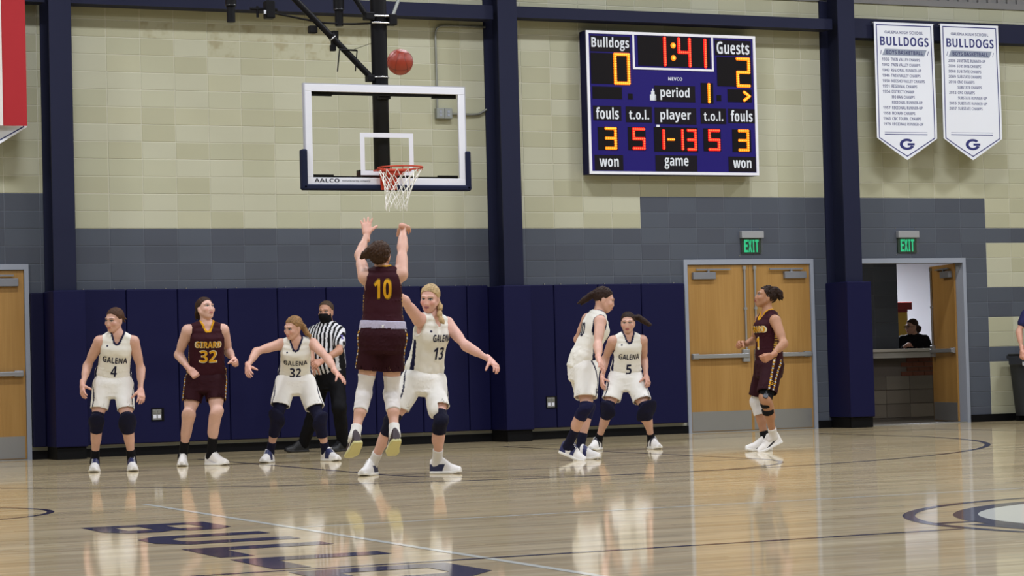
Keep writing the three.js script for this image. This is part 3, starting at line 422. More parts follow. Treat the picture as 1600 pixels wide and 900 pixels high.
  for (const x of [-1.63, -0.42]) { part(t, 'hanging_pipe', [rod([x, 4.63, mz - 0.05], [x, 4.8, mz - 0.05], 0.045, 0.045, 18), rod([x, 4.8, mz - 0.05], [x, 8.4, mz - 0.05], 0.06, 0.06, 18)], M.blackSteel, 'black hanging pipe'); part(t, 'pipe_collar', new THREE.TorusGeometry(0.052, 0.008, 8, 24).rotateX(Math.PI / 2).translate(x, 4.81, mz - 0.05), M.chrome); }
}
// ---------------------------------------------------------------- ball in the air
{
  const t = thing('basketball', 'red orange basketball in the air above the backboard', 'ball', [0.73, 3.626, 7.546]); t.rotation.set(0.5, 0.9, 0.4);
  part(t, 'cover', new THREE.SphereGeometry(0.1155, 48, 32), std(0x93321f, 0.32, 0, { bumpMap: dataTexture(256, 128, (u, v, i, j) => { const q = ((i >> 1) + (j >> 1)) % 2 ? 210 : 90; return [q, q, q]; }, [3, 3], false), bumpScale: 0.0008 }));
  const R = 0.1153, seam = (f) => { const p = []; for (let i = 0; i <= 60; i++) p.push(f(i / 60 * Math.PI * 2).normalize().multiplyScalar(R)); return new THREE.TubeGeometry(new THREE.CatmullRomCurve3(p, true), 80, 0.0019, 6, true); };
  part(t, 'seam', [seam((a) => V(Math.cos(a), Math.sin(a), 0)), seam((a) => V(Math.cos(a), 0, Math.sin(a))), seam((a) => V(Math.cos(a) * 0.75, Math.sin(a), 0.75 + 0.35 * Math.cos(2 * a))), seam((a) => V(Math.cos(a) * 0.75, Math.sin(a), -0.75 - 0.35 * Math.cos(2 * a)))], std(0x4a1510, 0.6));
}
// ---------------------------------------------------------------- conduit, outlets, bin
{
  const c = thing('conduit', 'grey electrical conduit with two junction boxes on the block wall beside the column', 'conduit', [0, 0, 0.006]);
  part(c, 'pipe', tube([[4.13, 4.11, 0.03], [4.13, 4.6, 0.03], [4.13, 5.04, 0.03], [4.16, 5.12, 0.03], [4.24, 5.145, 0.03], [4.5, 5.15, 0.03], [4.8, 5.15, 0.03]], 0.014, 60), M.conduit); part(c, 'pipe', tube([[4.3, 4.055, 0.03], [4.55, 4.05, 0.03], [4.68, 4.06, 0.03], [4.74, 4.09, 0.03], [4.79, 4.12, 0.03]], 0.014, 40), M.conduit);
  for (const x of [4.155, 4.26]) { const b = part(c, 'junction_box', rbox(x - 0.052, x + 0.052, 3.99, 4.12, 0, 0.075, 0.006), M.galvanized); part(b, 'cover_plate', box(x - 0.04, x + 0.04, 4.005, 4.105, 0.075, 0.078), M.galvanized); part(b, 'receptacle', [rbox(x - 0.016, x + 0.016, 4.06, 4.09, 0.077, 0.082, 0.003, 1), rbox(x - 0.016, x + 0.016, 4.02, 4.05, 0.077, 0.082, 0.003, 1)], M.frame); }
  for (const [x, y, label] of [[0.5, 0.47, 'small steel outlet box recessed in the pads behind the player numbered 4'], [5.545, 0.46, 'small steel outlet box recessed in the pads under the scoreboard']]) {
    const o = thing('wall_outlet', label, 'outlet', [x, y, 0.087]);
    part(o, 'recess', [box(-0.075, -0.062, -0.075, 0.075, 0, 0.01), box(0.045, 0.075, -0.075, 0.075, 0, 0.01), box(-0.062, 0.045, 0.062, 0.075, 0, 0.01), box(-0.062, 0.045, -0.075, -0.062, 0, 0.01)], M.base); part(o, 'plate', box(-0.062, 0.045, -0.062, 0.062, 0, 0.006), M.stainless);
    for (const [a, b] of [[-0.035, 0.03], [0.018, 0.03], [-0.035, -0.025], [0.018, -0.025]]) part(o, 'socket', rbox(a - 0.019, a + 0.019, b - 0.02, b + 0.02, 0.006, 0.012, 0.004, 1), b > 0 ? M.conduit : M.white);
  }
  const b = thing('trash_bin', 'dark grey wheeled trash bin against the striped block wall', 'bin', [12.66, 0, 0.36]);
  const body = new THREE.CylinderGeometry(0.34, 0.27, 0.78, 4, 1).rotateY(Math.PI / 4); body.scale(1, 1, 1); const bm = std(0x33363d, 0.55);
  part(b, 'body', body.translate(0, 0.46, 0), bm); part(b, 'lid', [rbox(-0.27, 0.27, 0.84, 0.9, -0.27, 0.27, 0.02, 2), rbox(-0.31, -0.25, 0.76, 0.88, -0.16, 0.16, 0.015, 2)], bm); part(b, 'handle', rod([-0.3, 0.9, -0.16], [-0.3, 0.9, 0.16], 0.014), std(0x1b1c20, 0.5)); part(b, 'tag', box(-0.272, -0.262, 0.7, 0.75, 0.1, 0.16).translate(-0.045, 0.05, 0.07), M.white);
  for (const s of [-1, 1]) part(b, 'wheel', rod([s * 0.2, 0.07, 0.2], [s * 0.25, 0.07, 0.2], 0.067, 0.067, 18), M.base);
  part(b, 'axle', [rod([-0.21, 0.07, 0.2], [0.21, 0.07, 0.2], 0.01), box(-0.19, 0.19, 0.003, 0.09, -0.2, -0.12)], M.base);
}
// ---------------------------------------------------------------- figures: blended distance fields meshed with surface nets
const v3 = { sub: (a, b) => [a[0] - b[0], a[1] - b[1], a[2] - b[2]], add: (a, b, s = 1) => [a[0] + b[0] * s, a[1] + b[1] * s, a[2] + b[2] * s], dot: (a, b) => a[0] * b[0] + a[1] * b[1] + a[2] * b[2], cross: (a, b) => [a[1] * b[2] - a[2] * b[1], a[2] * b[0] - a[0] * b[2], a[0] * b[1] - a[1] * b[0]], len: (a) => Math.hypot(...a), lerp: (a, b, t) => [mix(a[0], b[0], t), mix(a[1], b[1], t), mix(a[2], b[2], t)] };
const unit = (a) => { const l = v3.len(a) || 1; return [a[0] / l, a[1] / l, a[2] / l]; };
const at = (o, A, p) => [o[0] + A[0][0] * p[0] + A[1][0] * p[1] + A[2][0] * p[2], o[1] + A[0][1] * p[0] + A[1][1] * p[1] + A[2][1] * p[2], o[2] + A[0][2] * p[0] + A[1][2] * p[1] + A[2][2] * p[2]];
function cap(a, b, ra, rb = ra, k = 0.012) { // tapered capsule
  const d = v3.sub(b, a), L2 = v3.dot(d, d) || 1e-9, R = Math.max(ra, rb);
  return { k, lo: [0, 1, 2].map((i) => Math.min(a[i], b[i]) - R), hi: [0, 1, 2].map((i) => Math.max(a[i], b[i]) + R),
    d: (x, y, z) => { const px = x - a[0], py = y - a[1], pz = z - a[2], h = clamp((px * d[0] + py * d[1] + pz * d[2]) / L2, 0, 1); return Math.hypot(px - d[0] * h, py - d[1] * h, pz - d[2] * h) - (ra + (rb - ra) * h); } };
}
function ell(c, A, r, k = 0.012) { // ellipsoid with axes A
  const R = Math.max(...r);
  return { k, lo: c.map((v) => v - R), hi: c.map((v) => v + R), d: (x, y, z) => {
    const p = [x - c[0], y - c[1], z - c[2]], a = v3.dot(p, A[0]) / r[0], b = v3.dot(p, A[1]) / r[1], e = v3.dot(p, A[2]) / r[2], k0 = Math.hypot(a, b, e), k1 = Math.hypot(a / r[0], b / r[1], e / r[2]); return k1 < 1e-6 ? -R : k0 * (k0 - 1) / k1; } };
}
function loft(P, N, lat0, lat1, prof, infl = 0, k = 0.012) { // elliptical trunk along a spine; prof rows: [t, half width, half depth, forward shift]
  const up = unit(v3.sub(N, P)), L = v3.len(v3.sub(N, P)), t0 = prof[0][0], t1 = prof[prof.length - 1][0];
  const a = v3.add(P, up, t0 * L), b = v3.add(P, up, t1 * L), R = 0.24 + infl;
  return { k, lo: [0, 1, 2].map((i) => Math.min(a[i], b[i]) - R), hi: [0, 1, 2].map((i) => Math.max(a[i], b[i]) + R), d: (x, y, z) => {
    const p = [x - P[0], y - P[1], z - P[2]], h = v3.dot(p, up), t = clamp(h / L, t0, t1), ey = h - t * L;
    let i = 0; while (i < prof.length - 2 && t > prof[i + 1][0]) i++;
    const A = prof[i], Bq = prof[i + 1], s0 = clamp((t - A[0]) / (Bq[0] - A[0]), 0, 1), s = s0 * s0 * (3 - 2 * s0), w = mix(A[1], Bq[1], s) + infl, dp = mix(A[2], Bq[2], s) + infl, sh = mix(A[3] || 0, Bq[3] || 0, s);
    const lat = unit(v3.lerp(lat0, lat1, clamp(t, 0, 1))), fw = v3.cross(lat, up), qx = v3.dot(p, lat) / w, qz = (v3.dot(p, fw) - sh) / dp, k0 = Math.hypot(qx, qz), k1 = Math.hypot(qx / w, qz / dp);
    const dd = k1 < 1e-6 ? -Math.min(w, dp) : k0 * (k0 - 1) / k1; return ey === 0 ? dd : Math.hypot(Math.max(dd, 0), ey) + Math.min(dd, 0) * (Math.abs(ey) > 0.03 ? 0 : 1) - 0.005; } };
}
function net(prims, cell, post, color) {
  const lo = [1e9, 1e9, 1e9], hi = [-1e9, -1e9, -1e9], pad = cell * 3 + 0.02; for (const p of prims) for (let i = 0; i < 3; i++) { lo[i] = Math.min(lo[i], p.lo[i] - pad); hi[i] = Math.max(hi[i], p.hi[i] + pad); }
  const n = [0, 1, 2].map((i) => Math.ceil((hi[i] - lo[i]) / cell) + 1), sx = 1, sy = n[0], sz = n[0] * n[1], F = new Float32Array(n[0] * n[1] * n[2]);
  for (const p of prims) {
    const m = p.k * 5 + cell * 2, a = [0, 1, 2].map((i) => Math.max(0, Math.floor((p.lo[i] - m - lo[i]) / cell))), b = [0, 1, 2].map((i) => Math.min(n[i] - 1, Math.ceil((p.hi[i] + m - lo[i]) / cell)));
    for (let z = a[2]; z <= b[2]; z++) for (let y = a[1]; y <= b[1]; y++) for (let x = a[0]; x <= b[0]; x++) { const d = p.d(lo[0] + x * cell, lo[1] + y * cell, lo[2] + z * cell); F[x + y * sy + z * sz] += Math.exp(clamp(-d / p.k, -40, 30)); }
  }
  const kk = prims[0].k; for (let z = 0, i = 0; z < n[2]; z++) for (let y = 0; y < n[1]; y++) for (let x = 0; x < n[0]; x++, i++) { let d = F[i] > 1e-17 ? clamp(-Math.log(F[i]) * kk, -0.2, 0.2) : 0.2; if (post && d < 0.03) d = post([lo[0] + x * cell, lo[1] + y * cell, lo[2] + z * cell], d); F[i] = d; }
  const idx = new Int32Array(F.length).fill(-1), pos = [], ix = [], off = []; for (let c = 0; c < 8; c++) off.push((c & 1) * sx + ((c >> 1) & 1) * sy + ((c >> 2) & 1) * sz);
  const E = [[0, 1], [2, 3], [4, 5], [6, 7], [0, 2], [1, 3], [4, 6], [5, 7], [0, 4], [1, 5], [2, 6], [3, 7]];
  for (let z = 0; z < n[2] - 1; z++) for (let y = 0; y < n[1] - 1; y++) for (let x = 0; x < n[0] - 1; x++) {
    const i = x + y * sy + z * sz; let mask = 0; for (let c = 0; c < 8; c++) if (F[i + off[c]] < 0) mask |= 1 << c; if (mask === 0 || mask === 255) continue;
    let cx = 0, cy = 0, cz = 0, m = 0; for (const [a, b] of E) { if (((mask >> a) & 1) === ((mask >> b) & 1)) continue; const fa = F[i + off[a]], fb = F[i + off[b]], t = fa / (fa - fb); cx += mix(a & 1, b & 1, t); cy += mix((a >> 1) & 1, (b >> 1) & 1, t); cz += mix((a >> 2) & 1, (b >> 2) & 1, t); m++; }
    idx[i] = pos.length / 3; pos.push(lo[0] + (x + cx / m) * cell, lo[1] + (y + cy / m) * cell, lo[2] + (z + cz / m) * cell);
  }
  const quad = (a, b, c, d, flip) => { if (a < 0 || b < 0 || c < 0 || d < 0) return; if (flip) ix.push(a, c, b, a, d, c); else ix.push(a, b, c, a, c, d); };
  for (let z = 1; z < n[2] - 1; z++) for (let y = 1; y < n[1] - 1; y++) for (let x = 1; x < n[0] - 1; x++) {
    const i = x + y * sy + z * sz, f = F[i] < 0;
    if (f !== F[i + sx] < 0) quad(idx[i - sy - sz], idx[i - sz], idx[i], idx[i - sy], !f);
    if (f !== F[i + sy] < 0) quad(idx[i - sx - sz], idx[i - sx], idx[i], idx[i - sz], !f);
    if (f !== F[i + sz] < 0) quad(idx[i - sx - sy], idx[i - sy], idx[i], idx[i - sx], !f);
  }
  const g = new THREE.BufferGeometry(); g.setAttribute('position', new THREE.Float32BufferAttribute(pos, 3)); g.setIndex(ix); g.computeVertexNormals();
  if (color) { const c = new Float32Array(pos.length); for (let i = 0; i < pos.length; i += 3) { const q = color([pos[i], pos[i + 1], pos[i + 2]]); c[i] = q[0]; c[i + 1] = q[1]; c[i + 2] = q[2]; } g.setAttribute('color', new THREE.Float32BufferAttribute(c, 3)); }
  const sample = (p) => { const q = [0, 1, 2].map((i) => (p[i] - lo[i]) / cell); if (q.some((v, i) => v < 0 || v >= n[i] - 1)) return 0.2; const f = q.map(Math.floor), r = q.map((v, i) => v - f[i]), i = f[0] + f[1] * sy + f[2] * sz; let s = 0; for (let c = 0; c < 8; c++) s += F[i + off[c]] * ((c & 1) ? r[0] : 1 - r[0]) * (((c >> 1) & 1) ? r[1] : 1 - r[1]) * (((c >> 2) & 1) ? r[2] : 1 - r[2]); return s; };
  return { g, sample };
}
const hex = (h) => { const c = new THREE.Color(h); return [c.r, c.g, c.b]; };
const tint = (c, f) => [c[0] * f, c[1] * f, c[2] * f];
const wob = (p, s, o = 0) => noise.noise(p[0] * s + o, p[1] * s + o * 1.7, p[2] * s - o);
const skinM = new THREE.MeshPhysicalMaterial({ vertexColors: true, roughness: 0.5, sheen: 0.15, sheenRoughness: 0.5 }), clothM = new THREE.MeshPhysicalMaterial({ vertexColors: true, roughness: 0.75, specularIntensity: 0.3 }), hairM = new THREE.MeshPhysicalMaterial({ vertexColors: true, roughness: 0.6, specularIntensity: 0.3 }), shoeM = std(0xffffff, 0.5, 0, { vertexColors: true });
const onCloth = (c, rough = 0.7) => { const k = 'p' + c; if (!geoCache.has(k)) geoCache.set(k, dark(c, rough, 0.4)); return geoCache.get(k); };
function decal(text, w, h, C0, X, Y, Nv, sample, lift = 0.0035) { // print laid on a garment: every vertex is dropped onto the cloth along -Nv
  let g = glyphs(text, w, h).toNonIndexed(); g.deleteAttribute('uv'); g.deleteAttribute('normal'); g = new TessellateModifier(0.02, 5).modify(g); g = mergeVertices(g, 1e-4);
  const p = g.attributes.position, out = [];
  for (let i = 0; i < p.count; i++) {
    const s = v3.add(v3.add(v3.add(C0, X, p.getX(i)), Y, p.getY(i)), Nv, 0.26); let t = 0, d = sample(s), lastT = 0;
    while (d > 0.0005 && t < 0.5) { t += clamp(d * 0.7, 0.002, 0.02); d = sample(v3.add(s, Nv, -t)); }
    const q = v3.add(s, Nv, -(t >= 0.5 ? 0.15 : t) + lift); out.push(...q);
  }
  g.setAttribute('position', new THREE.Float32BufferAttribute(out, 3)); g.computeVertexNormals(); return g;
}
function handPrims(W, T, pn, left, curl, spread, k) {
  const dir = unit(v3.sub(T, W)), n = unit(v3.sub(pn, v3.add([0, 0, 0], dir, v3.dot(pn, dir)))), th = v3.cross(dir, n).map((v) => (left ? -v : v)), P = [], S = (v) => v * k;
  const lens = [0.068, 0.076, 0.07, 0.055], offs = [0.028, 0.0095, -0.0095, -0.027], rs = [0.0088, 0.0092, 0.0088, 0.0078];
  P.push(cap(v3.add(W, dir, -S(0.05)), v3.add(W, dir, S(0.012)), S(0.026), S(0.024), 0.005));
  for (let i = 0; i < 4; i++) {
    const base = v3.add(v3.add(W, dir, S(0.088 - Math.abs(i - 1) * 0.004)), th, S(offs[i])); P.push(cap(v3.add(v3.add(W, dir, S(0.012)), th, S(offs[i] * 0.65)), base, S(0.0155), S(0.0128), 0.006));
    let p = base, a = curl * (0.75 + i * 0.1); const side = offs[i] * spread * 14; const seg = [0.45, 0.31, 0.24];
    let dd = unit(v3.add(dir, th, side));
    for (let s = 0; s < 3; s++) { const ang = s === 0 ? a * 0.9 : a * (1 + s * 0.95), q = unit(v3.add(v3.add([0, 0, 0], dd, Math.cos(ang)), n, Math.sin(ang))), e = v3.add(p, q, S(lens[i] * seg[s])); P.push(cap(p, e, S(rs[i] * (1 - s * 0.1)), S(rs[i] * (0.9 - s * 0.1)), 0.003)); p = e; }
  }
  const tb = v3.add(v3.add(W, dir, S(0.025)), th, S(0.022)), td = unit(v3.add(v3.add(v3.add([0, 0, 0], dir, 0.75), th, curl > 0.9 ? 0.25 : 0.75), n, 0.3 + curl * 0.35)), t1 = v3.add(tb, td, S(0.045)), td2 = unit(v3.add(v3.add(td, n, 0.15 + curl * 0.5), th, -curl * 0.4)), t2 = v3.add(t1, td2, S(0.032)), t3 = v3.add(t2, unit(v3.add(td2, n, curl * 0.3)), S(0.026));
  P.push(cap(tb, t1, S(0.0165), S(0.0115), 0.005), cap(t1, t2, S(0.0112), S(0.0102), 0.003), cap(t2, t3, S(0.0102), S(0.0085), 0.003));
  return P;
}
const TRUNK = [[-0.3, 0.11, 0.075, 0], [-0.12, 0.158, 0.108, -0.006], [0.1, 0.15, 0.1, 0], [0.3, 0.132, 0.09, 0.005], [0.55, 0.14, 0.098, 0.008], [0.76, 0.152, 0.112, 0.008], [0.9, 0.14, 0.09, -0.004], [1.0, 0.085, 0.065, -0.01]];
const TRUNKM = [[-0.32, 0.15, 0.1, 0], [-0.12, 0.172, 0.12, 0], [0.1, 0.168, 0.13, 0.01], [0.3, 0.165, 0.13, 0.015], [0.55, 0.168, 0.125, 0.01], [0.76, 0.18, 0.125, 0.004], [0.9, 0.165, 0.1, -0.004], [1.0, 0.09, 0.07, -0.01]];
function makePerson(label, D, o) {
  const J = D.J, k = D.k, t = thing('person', label, 'person', [D.pos[0], D.y || 0, D.pos[1]], D.rot, o.group), fat = o.build || 1, prof = (o.man ? TRUNKM : TRUNK).map(([a, w, d, s]) => [a, w * k * fat, d * k * fat, (s || 0) * k]);
  const up = unit(v3.sub(J.neck, J.pel)), shl = unit(v3.sub(J.sL, J.sR)), hpl = unit(v3.sub(J.hL, J.hR)), orth = (v) => unit(v3.sub(v, v3.add([0, 0, 0], up, v3.dot(v, up)))), latS = orth(shl), latH = orth(hpl), fwd = v3.cross(latS, up), fwdH = v3.cross(latH, up), TL = v3.len(v3.sub(J.neck, J.pel));
  const skin = hex(o.skin), lipC = hex(o.lip || 0xb5706a), hairC = hex(o.hair.color), r = (v) => v * k * (0.5 + 0.5 * fat);
  // ---- body
  const P = [loft(J.pel, J.neck, latH, latS, prof.map(([a, w, d, s]) => [a, w * 0.95, d * 0.95, s]))], head = J.head, F = unit(J.F), Us = unit(v3.sub(J.U, v3.add([0, 0, 0], F, v3.dot(J.U, F)))), S = v3.cross(Us, F), HA = [S, Us, F], hk = k * (o.headScale || 1), hp = (a, b, c) => at(head, HA, [a * hk, b * hk, c * hk]);
  const neckTop = hp(0, -0.05, -0.025), neckCap = cap(v3.add(J.neck, up, -0.01), neckTop, r(o.man ? 0.062 : 0.05), r(o.man ? 0.056 : 0.046), 0.012); P.push(neckCap);
  const leg = {}, arm = {};
  for (const s of ['R', 'L']) {
    const sh = J['s' + s], el = J['e' + s], wr = J['w' + s], hi = J['h' + s], kn = J['k' + s], an = J['a' + s], Dn = unit(J['D' + s]);
    P.push(cap(v3.add(J.neck, up, 0.01), v3.lerp(J.neck, sh, 0.8), r(0.045), r(0.045)), ell(sh, [latS, up, fwd], [r(0.05), r(0.055), r(0.052)]), cap(sh, el, r(0.045), r(0.034)), cap(v3.lerp(sh, el, 0.25), v3.lerp(sh, el, 0.6), r(0.043), r(0.039)), cap(el, wr, r(0.033), r(0.0235)), cap(v3.lerp(el, wr, 0.1), v3.lerp(el, wr, 0.42), r(0.038), r(0.033)));
    const thd = unit(v3.sub(kn, hi)), shd = unit(v3.sub(an, kn)), back = unit(v3.sub(v3.add([0, 0, 0], Dn, -1), v3.add([0, 0, 0], shd, -v3.dot(Dn, shd))));
    P.push(cap(hi, kn, r(0.08), r(0.047)), cap(v3.lerp(hi, kn, 0.15), v3.lerp(hi, kn, 0.6), r(0.078), r(0.066)), ell(v3.add(kn, back, -0.006), [thd, v3.cross(thd, back), back], [r(0.05), r(0.046), r(0.046)]), cap(kn, an, r(0.046), r(0.034)), cap(v3.add(v3.lerp(kn, an, 0.16), back, 0.014), v3.add(v3.lerp(kn, an, 0.45), back, 0.016), r(0.05), r(0.045)), cap(an, v3.add(an, Dn, 0.06), r(0.034), r(0.03)));
    leg[s] = { hi, kn, an, thd, shd, back, Dn }; arm[s] = { sh, el, wr };
  }
  const blot = (p, c) => tint(c, 1 + 0.06 * wob(p, 18, 3) + 0.05 * wob(p, 55, 1));
  const body = net(P, 0.012, null, (p) => blot(p, skin)).g, geos = [body];
  for (const s of ['R', 'L']) { const h = (o.hands && o.hands[s]) || {}; geos.push(net(handPrims(J['w' + s], J['t' + s], h.pn || (s === 'R' ? [1, 0, -0.4] : [-1, 0, -0.4]), s === 'L', h.curl ?? 0.28, h.spread ?? 0.5, k), 0.0042, null, (p) => blot(p, tint(skin, 1.0).map((v, i) => v * [1.03, 0.95, 0.95][i]))).g); }
  { // head with a face
    const q = (c, rr, kk = 0.008) => ell(hp(...c), HA, rr.map((v) => v * hk), kk), cc = (a, b, ra, rb, kk = 0.005) => cap(hp(...a), hp(...b), ra * hk, rb * hk, kk);
    const H = [q([0, 0.032, -0.018], [0.072, 0.082, 0.092]), q([0, -0.028, 0.028], [0.058, 0.082, 0.06]), q([0, -0.092, 0.056], [0.022, 0.018, 0.02]), neckCap];
    for (const e of [-1, 1]) H.push(cc([e * 0.052, -0.045, 0.0], [e * 0.018, -0.092, 0.05], 0.016, 0.014, 0.008), cc([e * 0.014, 0.022, 0.083], [e * 0.045, 0.022, 0.066], 0.009, 0.008), q([e * 0.038, -0.028, 0.06], [0.024, 0.022, 0.02], 0.008), q([e * 0.07, -0.012, -0.012], [0.009, 0.03, 0.017], 0.004), cc([e * 0.007, -0.04, 0.089], [e * 0.012, -0.042, 0.084], 0.0075, 0.007, 0.003), cc([0, -0.06, 0.088], [e * 0.018, -0.064, 0.079], 0.0075, 0.005, 0.003), cc([0, -0.073, 0.086], [e * 0.015, -0.071, 0.079], 0.0075, 0.005, 0.003), q([e * 0.031, 0.0, 0.066], [0.0145, 0.0125, 0.0145], 0.003));
    H.push(cc([0, 0.008, 0.083], [0, -0.036, 0.094], 0.006, 0.0095, 0.005));
    geos.push(net(H, 0.0038, null, (p) => {
      const v = v3.sub(p, head), s = v3.dot(v, S) / hk, u = v3.dot(v, Us) / hk, f = v3.dot(v, F) / hk, a = Math.abs(s), e = (a - 0.031);
      if (f > 0.05) {
        if ((e / 0.0135) ** 2 + (u / 0.0062) ** 2 < 1) return Math.hypot(e + (o.gaze || 0) * Math.sign(s) * 0.003, u) < 0.0062 ? [0.02, 0.016, 0.014] : [0.42, 0.38, 0.36];
        if ((e / 0.018) ** 2 + ((u - 0.004) / 0.0095) ** 2 < 1 && u > 0.001) return [0.04, 0.028, 0.024];
        if (a > 0.012 && a < 0.05 && Math.abs(u - (0.027 - Math.max(0, a - 0.034) * 0.45)) < 0.0042) return tint(hairC, 0.8).map((c, i) => mix(c, skin[i], 0.25));
        if (a < 0.021 && u < -0.0545 && u > -0.0795 + a * 0.25) return Math.abs(u + 0.0665) < 0.0016 ? tint(lipC, 0.35) : lipC;
      }
      const flush = Math.max(0, 1 - Math.hypot((a - 0.04) / 0.026, (u + 0.03) / 0.026)) * (f > 0.02 ? 0.22 : 0); return blot(p, [skin[0] * (1 + flush * 0.1), skin[1] * (1 - flush * 0.8), skin[2] * (1 - flush * 0.7)]);
    }).g);
  }
  for (const g of geos) g.deleteAttribute('uv');
  part(t, 'body', mergeGeometries(geos), skinM);
  // ---- hair
  if (!o.hair.none) {
    const hr = o.hair, H = [ell(hp(0, 0.035, -0.021), HA, [0.079 * hk, 0.086 * hk, 0.098 * hk], 0.008)];
    if (hr.big) H.push(ell(hp(0, 0.03, -0.05), HA, [0.088 * hk, 0.09 * hk, 0.085 * hk], 0.01));
    const tail = (hr.tail || []).map(([a, b, c, rr]) => [v3.add(head, [a, b, c]), rr]); for (let j = 0; j < (tail.length ? 9 : 0); j++) { // strands of the tail
      const w = [rnd() - 0.5, rnd() - 0.5, rnd() - 0.5], pts = tail.map(([c, rr], i) => [v3.add(c, unit(w), (j ? 1 : 0) * (rr * 0.62 + (i === tail.length - 1 ? 0.014 : 0)) ), Math.max(0.005, rr * (j ? 0.45 : 0.7) * (i === tail.length - 1 ? 0.5 : 1))]);
      for (let i = 0; i + 1 < pts.length; i++) H.push(cap(pts[i][0], pts[i + 1][0], pts[i][1], pts[i + 1][1], 0.004));
    }
    const hl = hr.line ?? 0.062;
    part(t, 'hair', net(H, 0.0054, (p, d) => {
      const v = v3.sub(p, head), s = v3.dot(v, S) / hk, u = v3.dot(v, Us) / hk, f = v3.dot(v, F) / hk; let near = 1e9; for (const [c, rr] of tail) near = Math.min(near, Math.hypot(p[0] - c[0], p[1] - c[1], p[2] - c[2]) - rr * 1.6);
      d += (hr.rough || 0.0035) * (wob(p, 60, 2) + 0.8 * noise.noise(s * 180, u * 22, f * 22));
      const cut = Math.max(f - (0.056 + (u - hl) * 0.95 + (u > hl ? (u - hl) * 1.2 : 0) + 0.004 * noise.noise(s * 90, u * 60, 3)), -0.055 - u - Math.max(0, -f - 0.02) * 0.4); return near < 0 ? d : Math.max(d, cut * 0.6 * hk);
    }, (p) => { const v = v3.sub(p, head), s = v3.dot(v, S), u = v3.dot(v, Us), f = v3.dot(v, F), n = 1 + 0.55 * noise.noise(s * 170, u * 30 + f * 18, 7) + 0.3 * wob(p, 150, 1); return tint(hairC, Math.max(0.4, n)); }).g, hairM, hr.label);
  }
  const out = { t, J, k, up, latS, latH, fwd, fwdH, TL, leg, arm, head, HA, hk, prof, r };
  // ---- clothes
  if (o.top) top(out, o.top); if (o.shorts) shorts(out, o.shorts); if (o.trousers) trousers(out, o.trousers);
  for (const s of ['R', 'L']) { for (const q of (o.legwear && o.legwear[s]) || []) sleeve(out, s, q); shoe(out, s, o.shoes || {}); }
  return out;
}
